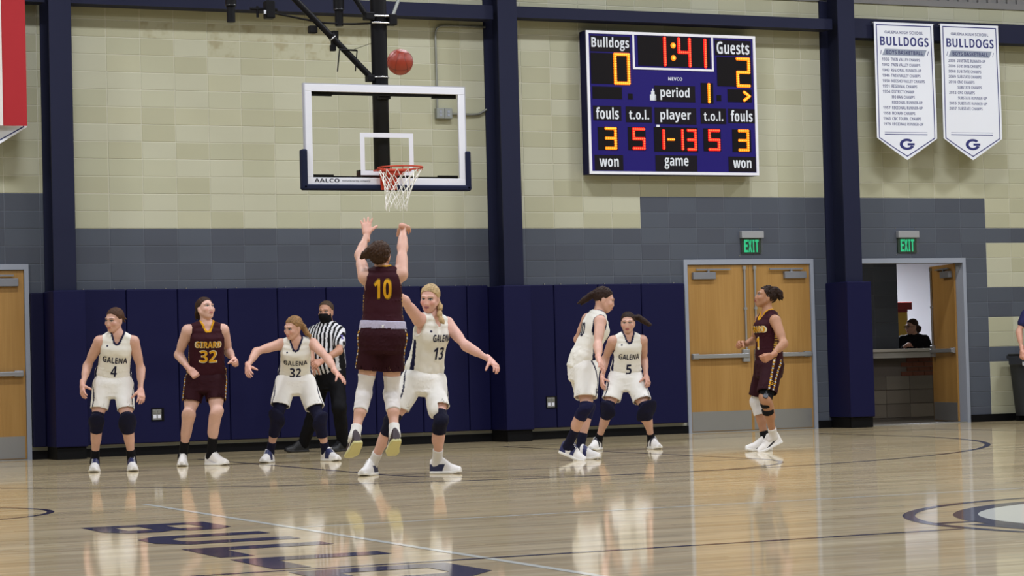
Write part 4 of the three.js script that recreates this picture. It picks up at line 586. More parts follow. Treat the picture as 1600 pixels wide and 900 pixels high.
function top(m, o) {
  const { J, k, up, latS, latH, fwd, TL, prof, r } = m, infl = o.loose ?? 0.015, c0 = hex(o.color), trim = hex(o.trim || o.color), P = [loft(J.pel, J.neck, latH, latS, prof.map(([a, w, d, s]) => [a, w + (a < 0.35 ? 0.012 : 0), d + (a < 0.35 && a > -0.2 ? 0.016 : 0), s]), infl * k)];
  for (const s of ['R', 'L']) { P.push(cap(v3.add(J.neck, up, 0.012), v3.lerp(J.neck, J['s' + s], 0.85), r(0.055), r(0.05))); if (o.bust !== false) P.push(ell(v3.add(v3.add(v3.add(J.pel, up, TL * 0.66), latS, (s === 'L' ? 1 : -1) * 0.062 * k), fwd, 0.072 * k), [latS, up, fwd], [0.062 * k, 0.062 * k, 0.055 * k], 0.018));
    if (o.sleeve) { const a = J['s' + s], e = J['e' + s], w = J['w' + s], n = o.sleeve; P.push(cap(a, v3.lerp(a, e, Math.min(n, 1)), r(0.066), r(n > 1 ? 0.056 : 0.066), 0.012)); if (n > 1) P.push(cap(e, v3.lerp(e, w, n - 1), r(0.054), r(0.04), 0.012)); } }
  const neckHole = cap(v3.add(v3.add(J.neck, fwd, (o.neck ?? 0.08) * k), up, -0.035 * k), v3.add(v3.add(J.neck, fwd, 0.0), up, 0.1), 0.022 * k, 0.075 * k), holes = o.sleeve ? [] : ['R', 'L'].map((s) => { const out = v3.add([0, 0, 0], latS, s === 'L' ? 1 : -1); return [cap(v3.add(J['s' + s], out, 0.028 * k), v3.add(v3.add(J['s' + s], out, 0.028 * k), up, -0.085 * k), 0.078 * k, 0.062 * k), s]; });
  const mid = v3.lerp(J.hR, J.hL, 0.5), hup = unit(v3.add(unit(v3.sub(J.pel, mid)), up, 0.6)), hem = o.hem ?? -0.085, fold = o.fold ?? 0.006;
  const res = net(P, 0.0083, (p, d) => {
    const v = v3.sub(p, J.pel), y = v3.dot(v, up), x = v3.dot(v, latS), z = v3.dot(v, fwd);
    d += fold * (noise.noise(x * 16 + y * 7, y * 20 - x * 5, z * 14 + k * 9) * 0.7 + noise.noise(x * 40, y * 30, z * 36) * 0.3) * (0.5 + 0.8 * smooth(0.45 * TL, 0.05 * TL, y));
    d += smooth(0.05, -0.05, y) * 0.016; d = Math.max(d, hem - v3.dot(v, hup), -neckHole.d(...p)); for (const [h] of holes) d = Math.max(d, -h.d(...p)); return d;
  }, (p) => {
    const v = v3.sub(p, J.pel), y = v3.dot(v, up), x = v3.dot(v, latS), z = v3.dot(v, fwd);
    if (neckHole.d(...p) < 0.02 && (o.trimNeck ?? true)) return trim;
    if (o.trimArm) for (const [h] of holes) if (h.d(...p) < 0.011) return hex(o.trimArm);
    if (o.stripes) { const q = ((x + 10) / 0.05) % 1; return q < 0.5 ? hex(0x101013) : c0; }
    if (o.side && y < TL * 0.62 && Math.abs(x) > 0.13 * k) { const a = Math.atan2(z, Math.abs(x)) - (o.sideAt || 0) + y * 0.9; if (Math.abs(a) < 0.12) return o.sideDots ? ((y * 42) % 1 + 1) % 1 < 0.55 ? hex(o.side) : c0 : hex(o.side); }
    return c0;
  });
  const g = part(m.t, o.name || 'jersey', res.g, clothM, o.label);
  for (const d of o.print || []) { const back = d.back ? -1 : 1, X = v3.add([0, 0, 0], latS, back), Nv = v3.add([0, 0, 0], fwd, back), c = v3.add(v3.add(J.pel, up, TL * d.at), X, d.dx || 0);
    if (d.outline) part(g, d.name + '_outline', decal(d.text, d.w * 1.1, d.h * 1.12, c, X, up, Nv, res.sample, 0.0025), onCloth(d.outline)); part(g, d.name, decal(d.text, d.w, d.h, c, X, up, Nv, res.sample, 0.0045), onCloth(d.color)); }
  if (o.mark) part(g, 'chest_mark', new THREE.SphereGeometry(0.012, 8, 6).translate(...v3.add(v3.add(v3.add(J.pel, up, TL * 0.82), latS, -0.085 * k), fwd, 0.1 * k)), onCloth(o.mark));
  m.topSample = res.sample;
}
function shorts(m, o) {
  const { J, k, up, latH, fwdH, TL, leg, prof, r } = m, c0 = hex(o.color), pipe = hex(o.pipe || o.color), T = o.hem ?? 0.68, P = [], caps = {};
  const waist = o.waist ?? 0.015, wz = prof.filter((q) => q[0] < 0.35);
  const mid = v3.lerp(J.hR, J.hL, 0.5), hup = unit(v3.add(unit(v3.sub(J.pel, mid)), up, 0.6)), hl = unit(v3.sub(latH, v3.add([0, 0, 0], hup, v3.dot(latH, hup))));
  P.push(loft(mid, v3.add(mid, hup, 0.3), hl, hl, [[-0.3, wz[1][1] * 0.8, wz[1][2] * 1.0], [-0.12, wz[1][1] * 0.97, wz[1][2] * 1.04], [0.08, wz[1][1] * 1.04, wz[1][2] * 1.06], [0.3, wz[2][1] * (o.band ? 1 : 0.95), wz[2][2] * (o.band ? 1 : 0.96)], [0.8, wz[3][1] * (o.band ? 1.03 : 0.92), wz[3][2] * (o.band ? 1.03 : 0.92)]], (o.infl ?? 0.022) * k, 0.016));
  for (const s of ['R', 'L']) { const { hi, kn, thd } = leg[s], e = v3.lerp(hi, kn, T), a = v3.add(hi, up, 0.02); caps[s] = { e, inner: cap(hi, v3.lerp(hi, kn, T + 0.2), r(o.r0 ?? 0.1) - 0.012, r(o.r1 ?? 0.092) - 0.011) }; P.push(cap(a, v3.lerp(hi, kn, T + 0.05), r(o.r0 ?? 0.1), r(o.r1 ?? 0.092), 0.014)); }
  const side = { R: v3.add([0, 0, 0], latH, -1), L: latH };
  const near = (p) => { const v = v3.sub(p, J.pel); return v3.dot(v, latH) < 0 ? 'R' : 'L'; };
  const res = net(P, 0.0083, (p, d) => {
    const v = v3.sub(p, J.pel), y = v3.dot(v, up), x = v3.dot(v, latH), z = v3.dot(v, fwdH);
    d += 0.009 * (noise.noise(x * 14 + 3, y * 6 + k * 5, z * 14) * 0.75 + noise.noise(x * 32, y * 14, z * 32 + k) * 0.35) * smooth(0.04, -0.12, y);
    d = Math.max(d, v3.dot(v3.sub(p, J.pel), hup) - waist); const s = near(p), { e, inner } = caps[s], n = unit(v3.add(leg[s].thd, [0, -1, 0], 0.35)), h = v3.dot(v3.sub(p, e), n); d = Math.max(d, h); if (h > -0.05) d = Math.max(d, -inner.d(...p)); return d;
  }, (p) => {
    const v = v3.sub(p, J.pel), y = v3.dot(v, hup); if (o.band && y > waist - 0.06) return hex(o.band);
    const s = near(p), { hi, thd, kn } = leg[s], q = v3.sub(p, hi), h = v3.dot(q, thd), ax = unit(v3.sub(side[s], v3.add([0, 0, 0], thd, v3.dot(side[s], thd)))), f2 = v3.cross(ax, thd).map((w) => w * (s === 'L' ? -1 : 1)), ang = Math.atan2(v3.dot(q, f2), v3.dot(q, ax)), L = v3.len(v3.sub(kn, hi)), u = h / L;
    if (o.style === 'piping') { const a = ang - (o.pipeAt ?? 0.25) - 0.55 * Math.sin(u * 3.2); if (Math.abs(a) < 0.075) return pipe; }
    if (o.style === 'chain') { const a = Math.abs(ang - (o.pipeAt ?? 0.15)) - 0.32 + 0.12 * u; if (Math.abs(a) < 0.085 && ((u * 17) % 1 + 1) % 1 < 0.62) return ((u * 17 / 2) % 1 + 1) % 1 < 0.5 ? pipe : hex(0xd8d4cc); }
    return c0;
  });
  const g = part(m.t, 'shorts', res.g, clothM, o.label);
  for (const d of o.print || []) { const { hi, kn, thd } = leg[d.side], ax = v3.add(v3.add(v3.add([0, 0, 0], side[d.side], d.out ?? 0.7), fwdH, d.fr ?? 0.7), [0, 0, 0]), Nv = unit(v3.sub(ax, v3.add([0, 0, 0], thd, v3.dot(ax, thd)))), Y = thd.map((q) => -q), X = v3.cross(Y, Nv); part(g, d.name, decal(d.text, d.w, d.h, v3.lerp(hi, kn, d.at), X, Y, Nv, res.sample, 0.004), onCloth(d.color)); }
  if (o.cord) { const p = v3.add(v3.add(J.pel, up, waist - 0.07), fwdH, 0.16 * k); part(g, 'drawstring', cap2mesh(p, v3.add(p, up, -0.09), 0.008), onCloth(o.cord)); }
  if (o.tagBack) part(g, 'back_tag', decal('I', 0.03, 0.02, v3.add(J.pel, up, waist - 0.045), latH.map((q) => -q), up, fwdH.map((q) => -q), res.sample, 0.004), onCloth(o.tagBack));
}
const cap2mesh = (a, b, r) => rod(a, b, r, r, 6);
function trousers(m, o) {
  const { J, k, up, latH, fwdH, leg, prof, r } = m, P = [loft(J.pel, J.neck, latH, latH, [[-0.4, prof[1][1] * 0.7, prof[1][2] * 0.9], [-0.28, prof[1][1] * 0.95, prof[1][2]], [-0.1, prof[1][1], prof[1][2]], [0.12, prof[2][1], prof[2][2]], [0.25, prof[2][1], prof[2][2]]], 0.022 * k, 0.016)];
  for (const s of ['R', 'L']) { const { hi, kn, an } = leg[s]; P.push(cap(hi, kn, r(0.098), r(0.076), 0.014), cap(kn, v3.lerp(kn, an, 0.98), r(0.074), r(0.062), 0.014)); }
  part(m.t, 'trousers', net(P, 0.009, (p, d) => { d += 0.009 * (noise.noise(p[0] * 14, p[1] * 11, p[2] * 14 + 5) + 0.4 * noise.noise(p[0] * 30, p[1] * 26, p[2] * 30)); const y = v3.dot(v3.sub(p, J.pel), up); return Math.max(d, y - (o.waist ?? 0.06), 0.035 - p[1]); }, () => hex(o.color)).g, clothM, o.label);
}
function sleeve(m, s, [name, from, to, infl, color, label]) { // legwear between two places on the leg: 0 hip, 1 knee, 2 ankle
  const { leg, k, r } = m, { hi, kn, an, back, thd, shd, Dn } = leg[s], c0 = hex(color), P = [], pt = (q) => (q <= 1 ? v3.lerp(hi, kn, q) : v3.lerp(kn, an, q - 1)), dir = (q) => (q < 0.97 ? thd : q > 1.03 ? shd : unit(v3.add(thd, shd)));
  const a = pt(from), b = pt(to), na = dir(from), nb = dir(to);
  if (from < 1) P.push(cap(hi, kn, r(0.08) + infl, r(0.048) + infl, 0.008), cap(v3.lerp(hi, kn, 0.15), v3.lerp(hi, kn, 0.6), r(0.078) + infl, r(0.066) + infl, 0.008));
  if (from < 1.1 && to > 0.9) P.push(ell(v3.add(kn, back, -0.004), [thd, v3.cross(thd, back), back], [r(0.05) + infl, r(0.045) + infl, r(0.047) + infl], 0.008));
  if (to > 1) P.push(cap(kn, an, r(0.045) + infl, r(0.035) + infl, 0.01), cap(v3.add(v3.lerp(kn, an, 0.16), back, 0.014), v3.add(v3.lerp(kn, an, 0.45), back, 0.016), r(0.049) + infl, r(0.045) + infl, 0.01));
  if (to > 1.95) P.push(cap(an, v3.add(an, Dn, 0.06), r(0.034) + infl, r(0.031) + infl));
  part(m.t, name, net(P, 0.0065, (p, d) => { d += 0.0025 * wob(p, 38, 4); d = Math.max(d, -v3.dot(v3.sub(p, a), na)); if (to < 1.95) d = Math.max(d, v3.dot(v3.sub(p, b), nb)); return d; }, () => c0).g, clothM, label);
}
function shoe(m, s, o) {
  const { leg, J, k } = m, { an, Dn } = leg[s], sd = unit(v3.cross([0, 1, 0], Dn)), U = v3.cross(Dn, sd), H = v3.add(v3.add(an, Dn, -0.055 * k), U, -0.085), A = [sd, U, Dn], L = 0.272 * k, q = (a, b, c) => at(H, A, [a * k, b, c * k]), medial = s === 'R' ? 1 : -1;
  const base = hex(o.upper || 0xe6e4e2), acc = hex(o.accent || 0x23244f), sole = hex(o.sole || 0xe9e8e4), wid = (f) => (f < 0.06 ? mix(0.034, 0.042, f / 0.06) : f < 0.12 ? mix(0.042, 0.043, (f - 0.06) / 0.06) : f < 0.19 ? mix(0.043, 0.053, (f - 0.12) / 0.07) : mix(0.053, 0.032, (f - 0.19) / 0.085)) * k;
  const box3 = { k: 0.006, lo: [0, 1, 2].map((i) => Math.min(q(-0.06, -0.01, -0.02)[i], q(0.06, 0.14, 0.3)[i], q(0.06, -0.01, -0.02)[i], q(-0.06, 0.14, 0.3)[i], q(-0.06, -0.01, 0.3)[i], q(0.06, 0.14, -0.02)[i]) - 0.04), hi: [0, 1, 2].map((i) => Math.max(q(-0.06, -0.01, -0.02)[i], q(0.06, 0.14, 0.3)[i], q(0.06, -0.01, -0.02)[i], q(-0.06, 0.14, 0.3)[i], q(-0.06, -0.01, 0.3)[i], q(0.06, 0.14, -0.02)[i]) + 0.04) };
  const loc = (x, y, z) => { const v = [x - H[0], y - H[1], z - H[2]]; return [v3.dot(v, sd), v3.dot(v, U), v3.dot(v, Dn)]; };
  const foot = (x, f, grow) => { const fc = clamp(f, 0.018 * k, L - 0.022 * k), w = wid(fc / k) + grow, e = f - fc, bend = medial * 0.008 * k * Math.sin(clamp(f / L, 0, 1) * Math.PI); return Math.hypot(Math.max(Math.abs(x - bend) - w + 0.02, 0), e) - 0.02; };
  const soleP = { ...box3, d: (x, y, z) => { const [a, u, f] = loc(x, y, z), rise = 0.012 * smooth(0.2 * k, L, f); return Math.max(foot(a, f, 0.004), Math.abs(u - 0.013 - rise) - 0.013); } };
  const hgt = (f) => (f < 0.1 ? mix(0.125, 0.15, f / 0.1) : f < 0.18 ? mix(0.15, 0.088, (f - 0.1) / 0.08) : mix(0.088, 0.056, (f - 0.18) / 0.09));
  const upP = { ...box3, d: (x, y, z) => { const [a, u, f] = loc(x, y, z), h = hgt(clamp(f / k, 0, 0.27)), w = wid(clamp(f / k, 0.018, 0.25)), sc = Math.sqrt(Math.max(0.12, 1 - Math.pow(clamp(u / h, 0, 1), 3.2))); const d1 = foot(a, f, -w * (1 - sc)); return Math.max(d1, u - h, 0.012 - u); } };
  const g = net([upP], 0.006, (p, d) => Math.max(d, -(Math.hypot(...v3.sub(p, q(0, 0.162, 0.05))) - 0.04 * k)), (p) => {
    const [a, u, f] = loc(...p), x = f / k, st = o.style || 'plain';
    if (st === 'strap') return x > 0.1 && x < 0.175 && u > 0.025 && u < 0.13 ? acc : base;
    if (st === 'heel') return x < 0.06 - (u - 0.05) * 0.3 || (x > 0.11 && x < 0.15 && u > 0.03) ? acc : base;
    if (st === 'half') return x < 0.13 + (u - 0.05) * 0.4 && u < 0.085 ? acc : base;
    if (st === 'swoop') return Math.abs(u - 0.035 - (0.13 - x) * 0.35) < 0.009 && x > 0.04 && x < 0.17 ? acc : base;
    return tint(base, 1 + 0.06 * wob(p, 60, 2));
  }).g;
  const up = part(m.t, 'shoe', g, shoeM, o.label); part(up, 'sole', net([soleP], 0.006, null, () => sole).g, shoeM);
  if (o.laces !== false) { const lc = []; for (let i = 0; i < 5; i++) { const f = 0.112 + i * 0.015, h = hgt(f) + 0.001; lc.push(rod(q(-0.022, h - 0.01, f), q(0.022, h - 0.01, f + 0.006), 0.004, 0.004, 6)); } part(up, 'laces', lc, onCloth(o.lace || 0xe8e8ea)); }
}
// ---------------------------------------------------------------- the people
const PEOPLE = {
  w4: {pos:[-1.147,4.493],rot:-0.2481,k:1.0,J:{pel:[0.007,0.907,-0.14],neck:[0.058,1.314,0.03],sR:[-0.114,1.256,0.02],hR:[-0.087,0.823,-0.12],sL:[0.215,1.248,0.02],hL:[0.103,0.818,-0.12],head:[0.033,1.462,0.06],eR:[-0.23,1.032,-0.112],wR:[-0.28,0.841,0.033],tR:[-0.282,0.713,0.137],aR:[-0.181,0.085,-0.2],kR:[-0.154,0.492,0.001],DR:[-0.08,0.0,0.997],eL:[0.278,0.987,-0.075],wL:[0.272,0.783,0.06],tL:[0.28,0.654,0.163],aL:[0.174,0.085,-0.06],kL:[0.137,0.473,0.098],DL:[0.08,0.0,0.997],F:[-0.623,-0.121,0.773],U:[0.0,0.995,0.1]}},
  m32: {pos:[-0.122,3.978],rot:-0.2842,k:1.03,J:{pel:[0.065,0.896,-0.12],neck:[0.082,1.41,-0.03],sR:[-0.11,1.357,0.0],hR:[-0.039,0.834,-0.1],sL:[0.247,1.355,-0.05],hL:[0.159,0.829,-0.1],head:[0.073,1.578,-0.02],eR:[-0.206,1.123,-0.15],wR:[-0.099,0.971,0.022],tR:[-0.031,0.899,0.048],aR:[-0.189,0.085,-0.22],kR:[-0.116,0.516,-0.013],DR:[-0.05,0.0,0.999],eL:[0.296,1.137,-0.24],wL:[0.343,1.062,-0.003],tL:[0.379,1.016,0.081],aL:[0.092,0.085,-0.1],kL:[0.158,0.528,0.06],DL:[0.751,0.0,0.661],F:[0.549,0.249,0.798],U:[-0.098,0.976,-0.195]}},
  w32: {pos:[0.875,4.042],rot:-0.3243,k:1.0,J:{pel:[-0.012,0.872,-0.18],neck:[0.003,1.229,0.05],sR:[-0.153,1.201,0.02],hR:[-0.112,0.796,-0.15],sL:[0.178,1.199,0.02],hL:[0.091,0.79,-0.15],head:[-0.02,1.365,0.1],eR:[-0.392,1.134,0.161],wR:[-0.482,0.981,0.329],tR:[-0.475,0.885,0.463],aR:[-0.29,0.085,-0.2],kR:[-0.203,0.461,0.02],DR:[-0.349,0.0,0.937],eL:[0.321,1.044,0.212],wL:[0.405,0.893,0.385],tL:[0.509,0.794,0.466],aL:[0.283,0.085,-0.08],kL:[0.23,0.417,0.073],DL:[0.6,0.0,0.8],F:[-0.703,-0.201,0.683],U:[0.0,0.989,0.148]}},
  ref: {pos:[2.068,1.281],rot:-0.3335,k:1.06,J:{pel:[0.125,0.933,-0.0],neck:[0.115,1.454,-0.0],sR:[-0.033,1.379,-0.1],hR:[0.05,0.876,-0.06],sL:[0.251,1.368,0.1],hL:[0.203,0.872,0.06],head:[0.104,1.6,0.03],eR:[-0.089,1.15,0.09],wR:[-0.049,0.973,0.276],tR:[-0.072,0.938,0.373],aR:[-0.188,0.085,-0.15],kR:[-0.047,0.485,0.048],DR:[-0.933,0.0,0.361],eL:[0.244,1.147,0.306],wL:[0.046,1.035,0.431],tL:[-0.049,0.987,0.502],aL:[0.265,0.085,0.05],kL:[0.229,0.502,0.244],DL:[-0.6,0.0,0.8],F:[-0.352,-0.05,0.935],U:[0.0,1.0,0.0]}},
  m10: {pos:[-0.204,9.248],rot:-0.3578,k:1.0,J:{pel:[0.061,1.214,-0.0],neck:[0.073,1.696,-0.0],sR:[0.22,1.666,-0.0],hR:[0.136,1.151,-0.0],sL:[-0.072,1.653,-0.0],hL:[-0.023,1.155,-0.0],head:[0.061,1.829,-0.0],eR:[0.238,1.886,-0.181],wR:[0.25,2.072,-0.34],tR:[0.283,2.064,-0.476],aR:[0.136,0.387,0.12],kR:[0.12,0.711,-0.066],DR:[-0.15,-0.501,-0.852],eL:[-0.11,1.834,-0.217],wL:[-0.049,2.018,-0.367],tL:[-0.051,2.169,-0.434],aL:[-0.183,0.382,0.16],kL:[-0.1,0.727,-0.022],DL:[-0.298,-0.497,-0.815],F:[0.302,0.352,-0.886],U:[0.0,0.958,0.287]}},
  w13: {pos:[0.802,8.101],rot:-0.3842,k:1.03,J:{pel:[-0.133,0.866,-0.12],neck:[-0.037,1.343,0.0],sR:[-0.163,1.333,0.11],hR:[-0.228,0.797,-0.05],sL:[0.083,1.293,-0.11],hL:[-0.046,0.792,-0.15],head:[-0.063,1.513,0.05],eR:[-0.271,1.483,0.338],wR:[-0.379,1.565,0.551],tR:[-0.46,1.605,0.695],aR:[-0.601,0.085,-0.2],kR:[-0.422,0.457,0.028],DR:[-0.399,0.0,0.917],eL:[0.232,1.099,0.053],wL:[0.442,0.967,0.099],tL:[0.524,0.877,0.217],aL:[-0.041,0.085,-0.1],kL:[0.006,0.458,0.111],DL:[0.954,0.0,0.301],F:[-0.301,-0.15,0.942],U:[0.05,0.994,0.099]}},
  w10: {pos:[2.865,6.511],rot:-0.4422,k:1.02,J:{pel:[0.056,0.934,-0.0],neck:[0.228,1.383,-0.0],sR:[0.237,1.312,0.16],hR:[0.09,0.848,0.08],sL:[0.118,1.346,-0.16],hL:[0.03,0.861,-0.08],head:[0.281,1.528,-0.0],eR:[0.205,1.086,0.34],wR:[0.211,0.953,0.551],tR:[0.248,0.85,0.679],aR:[-0.111,0.132,0.02],kR:[0.074,0.497,0.225],DR:[0.874,-0.382,0.301],eL:[0.02,1.16,-0.361],wL:[0.111,1.047,-0.564],tL:[0.161,0.996,-0.688],aL:[0.003,0.085,-0.2],kL:[0.107,0.5,-0.253],DL:[0.914,0.0,0.406],F:[0.961,-0.258,-0.103],U:[0.196,0.981,0.0]}},
  w5: {pos:[4.351,4.487],rot:-0.4611,k:0.96,J:{pel:[0.044,0.818,-0.12],neck:[0.075,1.211,0.02],sR:[-0.089,1.154,0.05],hR:[-0.047,0.739,-0.1],sL:[0.229,1.153,-0.02],hL:[0.123,0.734,-0.12],head:[0.079,1.346,0.05],eR:[-0.17,0.974,-0.139],wR:[-0.209,0.764,-0.041],tR:[-0.212,0.643,0.061],aR:[-0.277,0.085,-0.2],kR:[-0.157,0.438,0.044],DR:[-0.399,0.0,0.917],eL:[0.239,0.949,-0.203],wL:[0.259,0.772,-0.05],tL:[0.289,0.663,0.062],aL:[0.295,0.085,-0.1],kL:[0.247,0.409,0.105],DL:[0.399,0.0,0.917],F:[-0.101,-0.081,0.992],U:[0.0,0.999,0.05]}},
  m1: {pos:[5.004,6.342],rot:-0.5202,k:1.0,J:{pel:[0.066,0.912,-0.0],neck:[0.067,1.373,0.0],sR:[-0.011,1.313,-0.12],hR:[0.026,0.842,-0.08],sL:[0.14,1.291,0.16],hL:[0.095,0.835,0.08],head:[0.046,1.54,-0.0],eR:[-0.082,1.104,-0.301],wR:[-0.185,1.073,-0.08],tR:[-0.254,1.074,-0.008],aR:[0.01,0.085,-0.12],kR:[-0.075,0.478,-0.16],DR:[-0.979,0.0,0.206],eL:[0.214,1.065,0.318],wL:[0.084,0.948,0.49],tL:[0.008,0.913,0.544],aL:[0.088,0.137,0.05],kL:[0.015,0.521,0.268],DL:[-0.89,-0.43,0.153],F:[-0.917,0.306,0.255],U:[0.243,0.97,0.0]}},
  clerk: {pos:[13.02,-3.1],rot:-0.58,k:1.0,J:{pel:[0.0,0.8,0.0],neck:[0.0,1.22,0.02],sR:[-0.17,1.17,0.03],sL:[0.17,1.17,0.0],hR:[-0.09,0.72,0.0],hL:[0.09,0.72,0.0],head:[-0.03,1.365,0.05],eR:[-0.22,0.93,0.12],eL:[0.25,0.92,0.05],wR:[-0.14,1.06,0.27],wL:[0.1,1.0,0.24],tR:[-0.1,1.1,0.33],tL:[0.03,1.02,0.33],kR:[-0.1,0.4,0.1],kL:[0.1,0.4,0.1],aR:[-0.1,0.085,-0.1],aL:[0.1,0.085,-0.1],DR:[-0.1,0.0,1.0],DL:[0.1,0.0,1.0],F:[-0.75,-0.05,0.65],U:[0.0,1.0,0.0]}},
  fan: {pos:[11.9,1.55],rot:-0.62,k:1.0,J:{pel:[0.0,0.98,0.0],neck:[0.0,1.47,0.0],sR:[-0.17,1.42,0.0],sL:[0.17,1.42,0.0],hR:[-0.09,0.9,0.0],hL:[0.09,0.9,0.0],head:[0.0,1.62,0.02],eR:[-0.27,1.2,0.03],eL:[0.25,1.1,-0.03],wR:[-0.24,0.95,0.1],wL:[0.24,0.86,0.06],tR:[-0.25,0.8,0.14],tL:[0.23,0.7,0.09],kR:[-0.1,0.49,0.03],kL:[0.1,0.49,0.03],aR:[-0.1,0.085,0.0],aL:[0.1,0.085,0.0],DR:[-0.1,0.0,1.0],DL:[0.1,0.0,1.0],F:[0.9,0.0,0.3],U:[0.0,1.0,0.0]}}
};
const WHITE = 0xe4e2da, NAVY = 0x191a3c, MAROON = 0x33101a, GOLD = 0xd29a1c, FAIR = 0xcb9f8c, PALE = 0xd2a897, WARM = 0xa97a5c;
const galena = (num, a1, a2, w = 0.235, dx = 0) => [{ name: 'team_name', text: 'GALENA', w, h: 0.064, at: a1, color: 0x1c1d36, dx }, { name: 'number', text: num, w: num.length > 1 ? 0.115 : 0.06, h: 0.11, at: a2, color: 0x1c1d36, dx }];
const girard = (num, a1, a2) => [{ name: 'team_name', text: 'GIRARD', w: 0.245, h: 0.062, at: a1, color: GOLD, outline: 0xd9cfae }, { name: 'number', text: num, w: num.length > 1 ? 0.165 : 0.06, h: 0.115, at: a2, color: GOLD, outline: 0xd9cfae }];
const homeTop = (x) => ({ color: WHITE, trim: NAVY, trimNeck: true, side: NAVY, sideAt: 0.25, mark: 0x3a3b55, label: 'white sleeveless jersey with navy lettering', ...x });
const awayTop = (x) => ({ color: MAROON, trim: GOLD, side: 0xc9a24a, sideAt: 0.2, sideDots: true, mark: 0xb8862a, label: 'maroon sleeveless jersey with gold lettering', ...x });
const homeShorts = (x) => ({ color: 0xe9e8e4, pipe: NAVY, style: 'piping', label: 'white basketball shorts with navy piping', ...x }), awayShorts = (x) => ({ color: 0x2c0d16, pipe: GOLD, style: 'chain', label: 'maroon basketball shorts with chain trim', ...x });
const KNEE = (c = 0x14152a, a = 0.78, b = 1.26) => ['knee_sleeve', a, b, 0.007, c, 'dark knee sleeve'], SOCK = (c = 0x121218, from = 1.68) => ['sock', from, 2, 0.006, c];
const strapShoe = { style: 'strap', accent: 0x232a58, label: 'white basketball shoe with navy strap' };
const made = {};
made.w4 = makePerson('player in white jersey number 4 with black knee sleeves, beside the navy column pad', PEOPLE.w4, { group: 'players in white', skin: FAIR, hair: { color: 0x4a3325, tail: [[0.05, 0.03, -0.07, 0.03], [0.085, 0.0, -0.07, 0.03]], label: 'dark brown tied back hair' },
  hands: { R: { pn: [1, 0, -0.6], curl: 0.35 }, L: { pn: [-0.5, 0, -1], curl: 0.35 } }, top: homeTop({ print: galena('4', 0.52, 0.27) }), shorts: homeShorts({ hem: 0.66, r0: 0.096, r1: 0.084, cord: NAVY }), legwear: { R: [KNEE(), SOCK()], L: [KNEE(), SOCK()] }, shoes: strapShoe });
made.m32 = makePerson('player in maroon jersey number 32 looking up with both fists raised', PEOPLE.m32, { group: 'players in maroon', build: 1.1, skin: PALE, hair: { color: 0x37261d, tail: [[-0.06, 0.0, -0.06, 0.035], [-0.08, -0.05, -0.08, 0.03], [-0.08, -0.1, -0.1, 0.02]], label: 'dark hair pulled back' },
  hands: { R: { pn: [0.2, -0.6, -1], curl: 1.25, spread: 0 }, L: { pn: [-1, -0.3, 0.2], curl: 1.25, spread: 0 } }, top: awayTop({ print: girard('32', 0.66, 0.43), loose: 0.018 }), shorts: awayShorts({ hem: 0.6, r0: 0.104, r1: 0.092 }), legwear: { R: [SOCK(0x101014, 1.62)], L: [SOCK(0x101014, 1.55)] }, shoes: { upper: 0xe9e6e2, accent: 0xd0cfd4, style: 'swoop', label: 'white basketball shoe' } });
made.w32 = makePerson('player in white jersey number 32 crouching with both arms spread, in front of the referee', PEOPLE.w32, { group: 'players in white', skin: FAIR, hair: { color: 0x8a6a47, tail: [[0.06, 0.04, -0.05, 0.032], [0.1, 0.01, -0.07, 0.034], [0.13, -0.05, -0.07, 0.03], [0.17, -0.09, -0.05, 0.016]], label: 'dark blonde ponytail', rough: 0.005 },
  hands: { R: { pn: [0.6, 0, -1], curl: 0.4 }, L: { pn: [-0.5, -0.8, -0.1], curl: 0.25, spread: 0.8 } }, top: homeTop({ print: galena('32', 0.56, 0.29, 0.24) }), shorts: homeShorts({ hem: 0.66, r0: 0.104, r1: 0.102 }), legwear: { R: [['leg_sleeve', 0.55, 1.5, 0.007, 0x15162e, 'navy leg sleeve'], SOCK(0x15162e, 1.66)], L: [['leg_sleeve', 0.55, 1.5, 0.007, 0x15162e, 'navy leg sleeve'], SOCK(0x15162e, 1.66)] }, shoes: strapShoe });
made.ref = makePerson('referee in black and white striped shirt and black face mask by the wall pads', PEOPLE.ref, { man: true, skin: 0xb98a72, hair: { color: 0x4f4034, line: 0.078, label: 'short dark hair' }, hands: { R: { pn: [0.3, 0, -1], curl: 0.8 }, L: { pn: [0.2, -0.2, -1], curl: 0.7 } },
  top: { name: 'referee_shirt', color: 0xdcdce0, trim: 0x101013, stripes: true, sleeve: 0.62, bust: false, hem: -0.12, loose: 0.024, neck: 0.04, label: 'black and white striped shirt' }, trousers: { color: 0x0e0e12, waist: 0.03, label: 'black trousers' }, shoes: { upper: 0x121214, accent: 0x121214, sole: 0x1c1c1e, lace: 0x121214, label: 'black shoe' } });
{ // mask, belt line badge and sleeve patch
  const m = made.ref, H = m.HA, h = m.head, q = (a, b, c) => at(h, H, [a * m.hk, b * m.hk, c * m.hk]);
  part(m.t, 'face_mask', net([ell(q(0, -0.045, 0.034), H, [0.068 * m.hk, 0.068 * m.hk, 0.078 * m.hk], 0.008), cap(q(0, -0.1, -0.005), m.J.neck, 0.068, 0.072, 0.012)], 0.006, (p, d) => Math.max(d, v3.dot(v3.sub(p, h), H[1]) + 0.018), () => hex(0x0d0d10)).g, clothM, 'black cloth face mask');
  const sl = v3.lerp(m.J.sL, m.J.eL, 0.3); part(m.t, 'sleeve_patch', decal('I', 0.04, 0.045, sl, [0.93, 0, -0.35], [0, 1, 0], [0.35, 0, 0.93], m.topSample, 0.005), onCloth(0x6d63a8), 'violet sleeve patch');
}
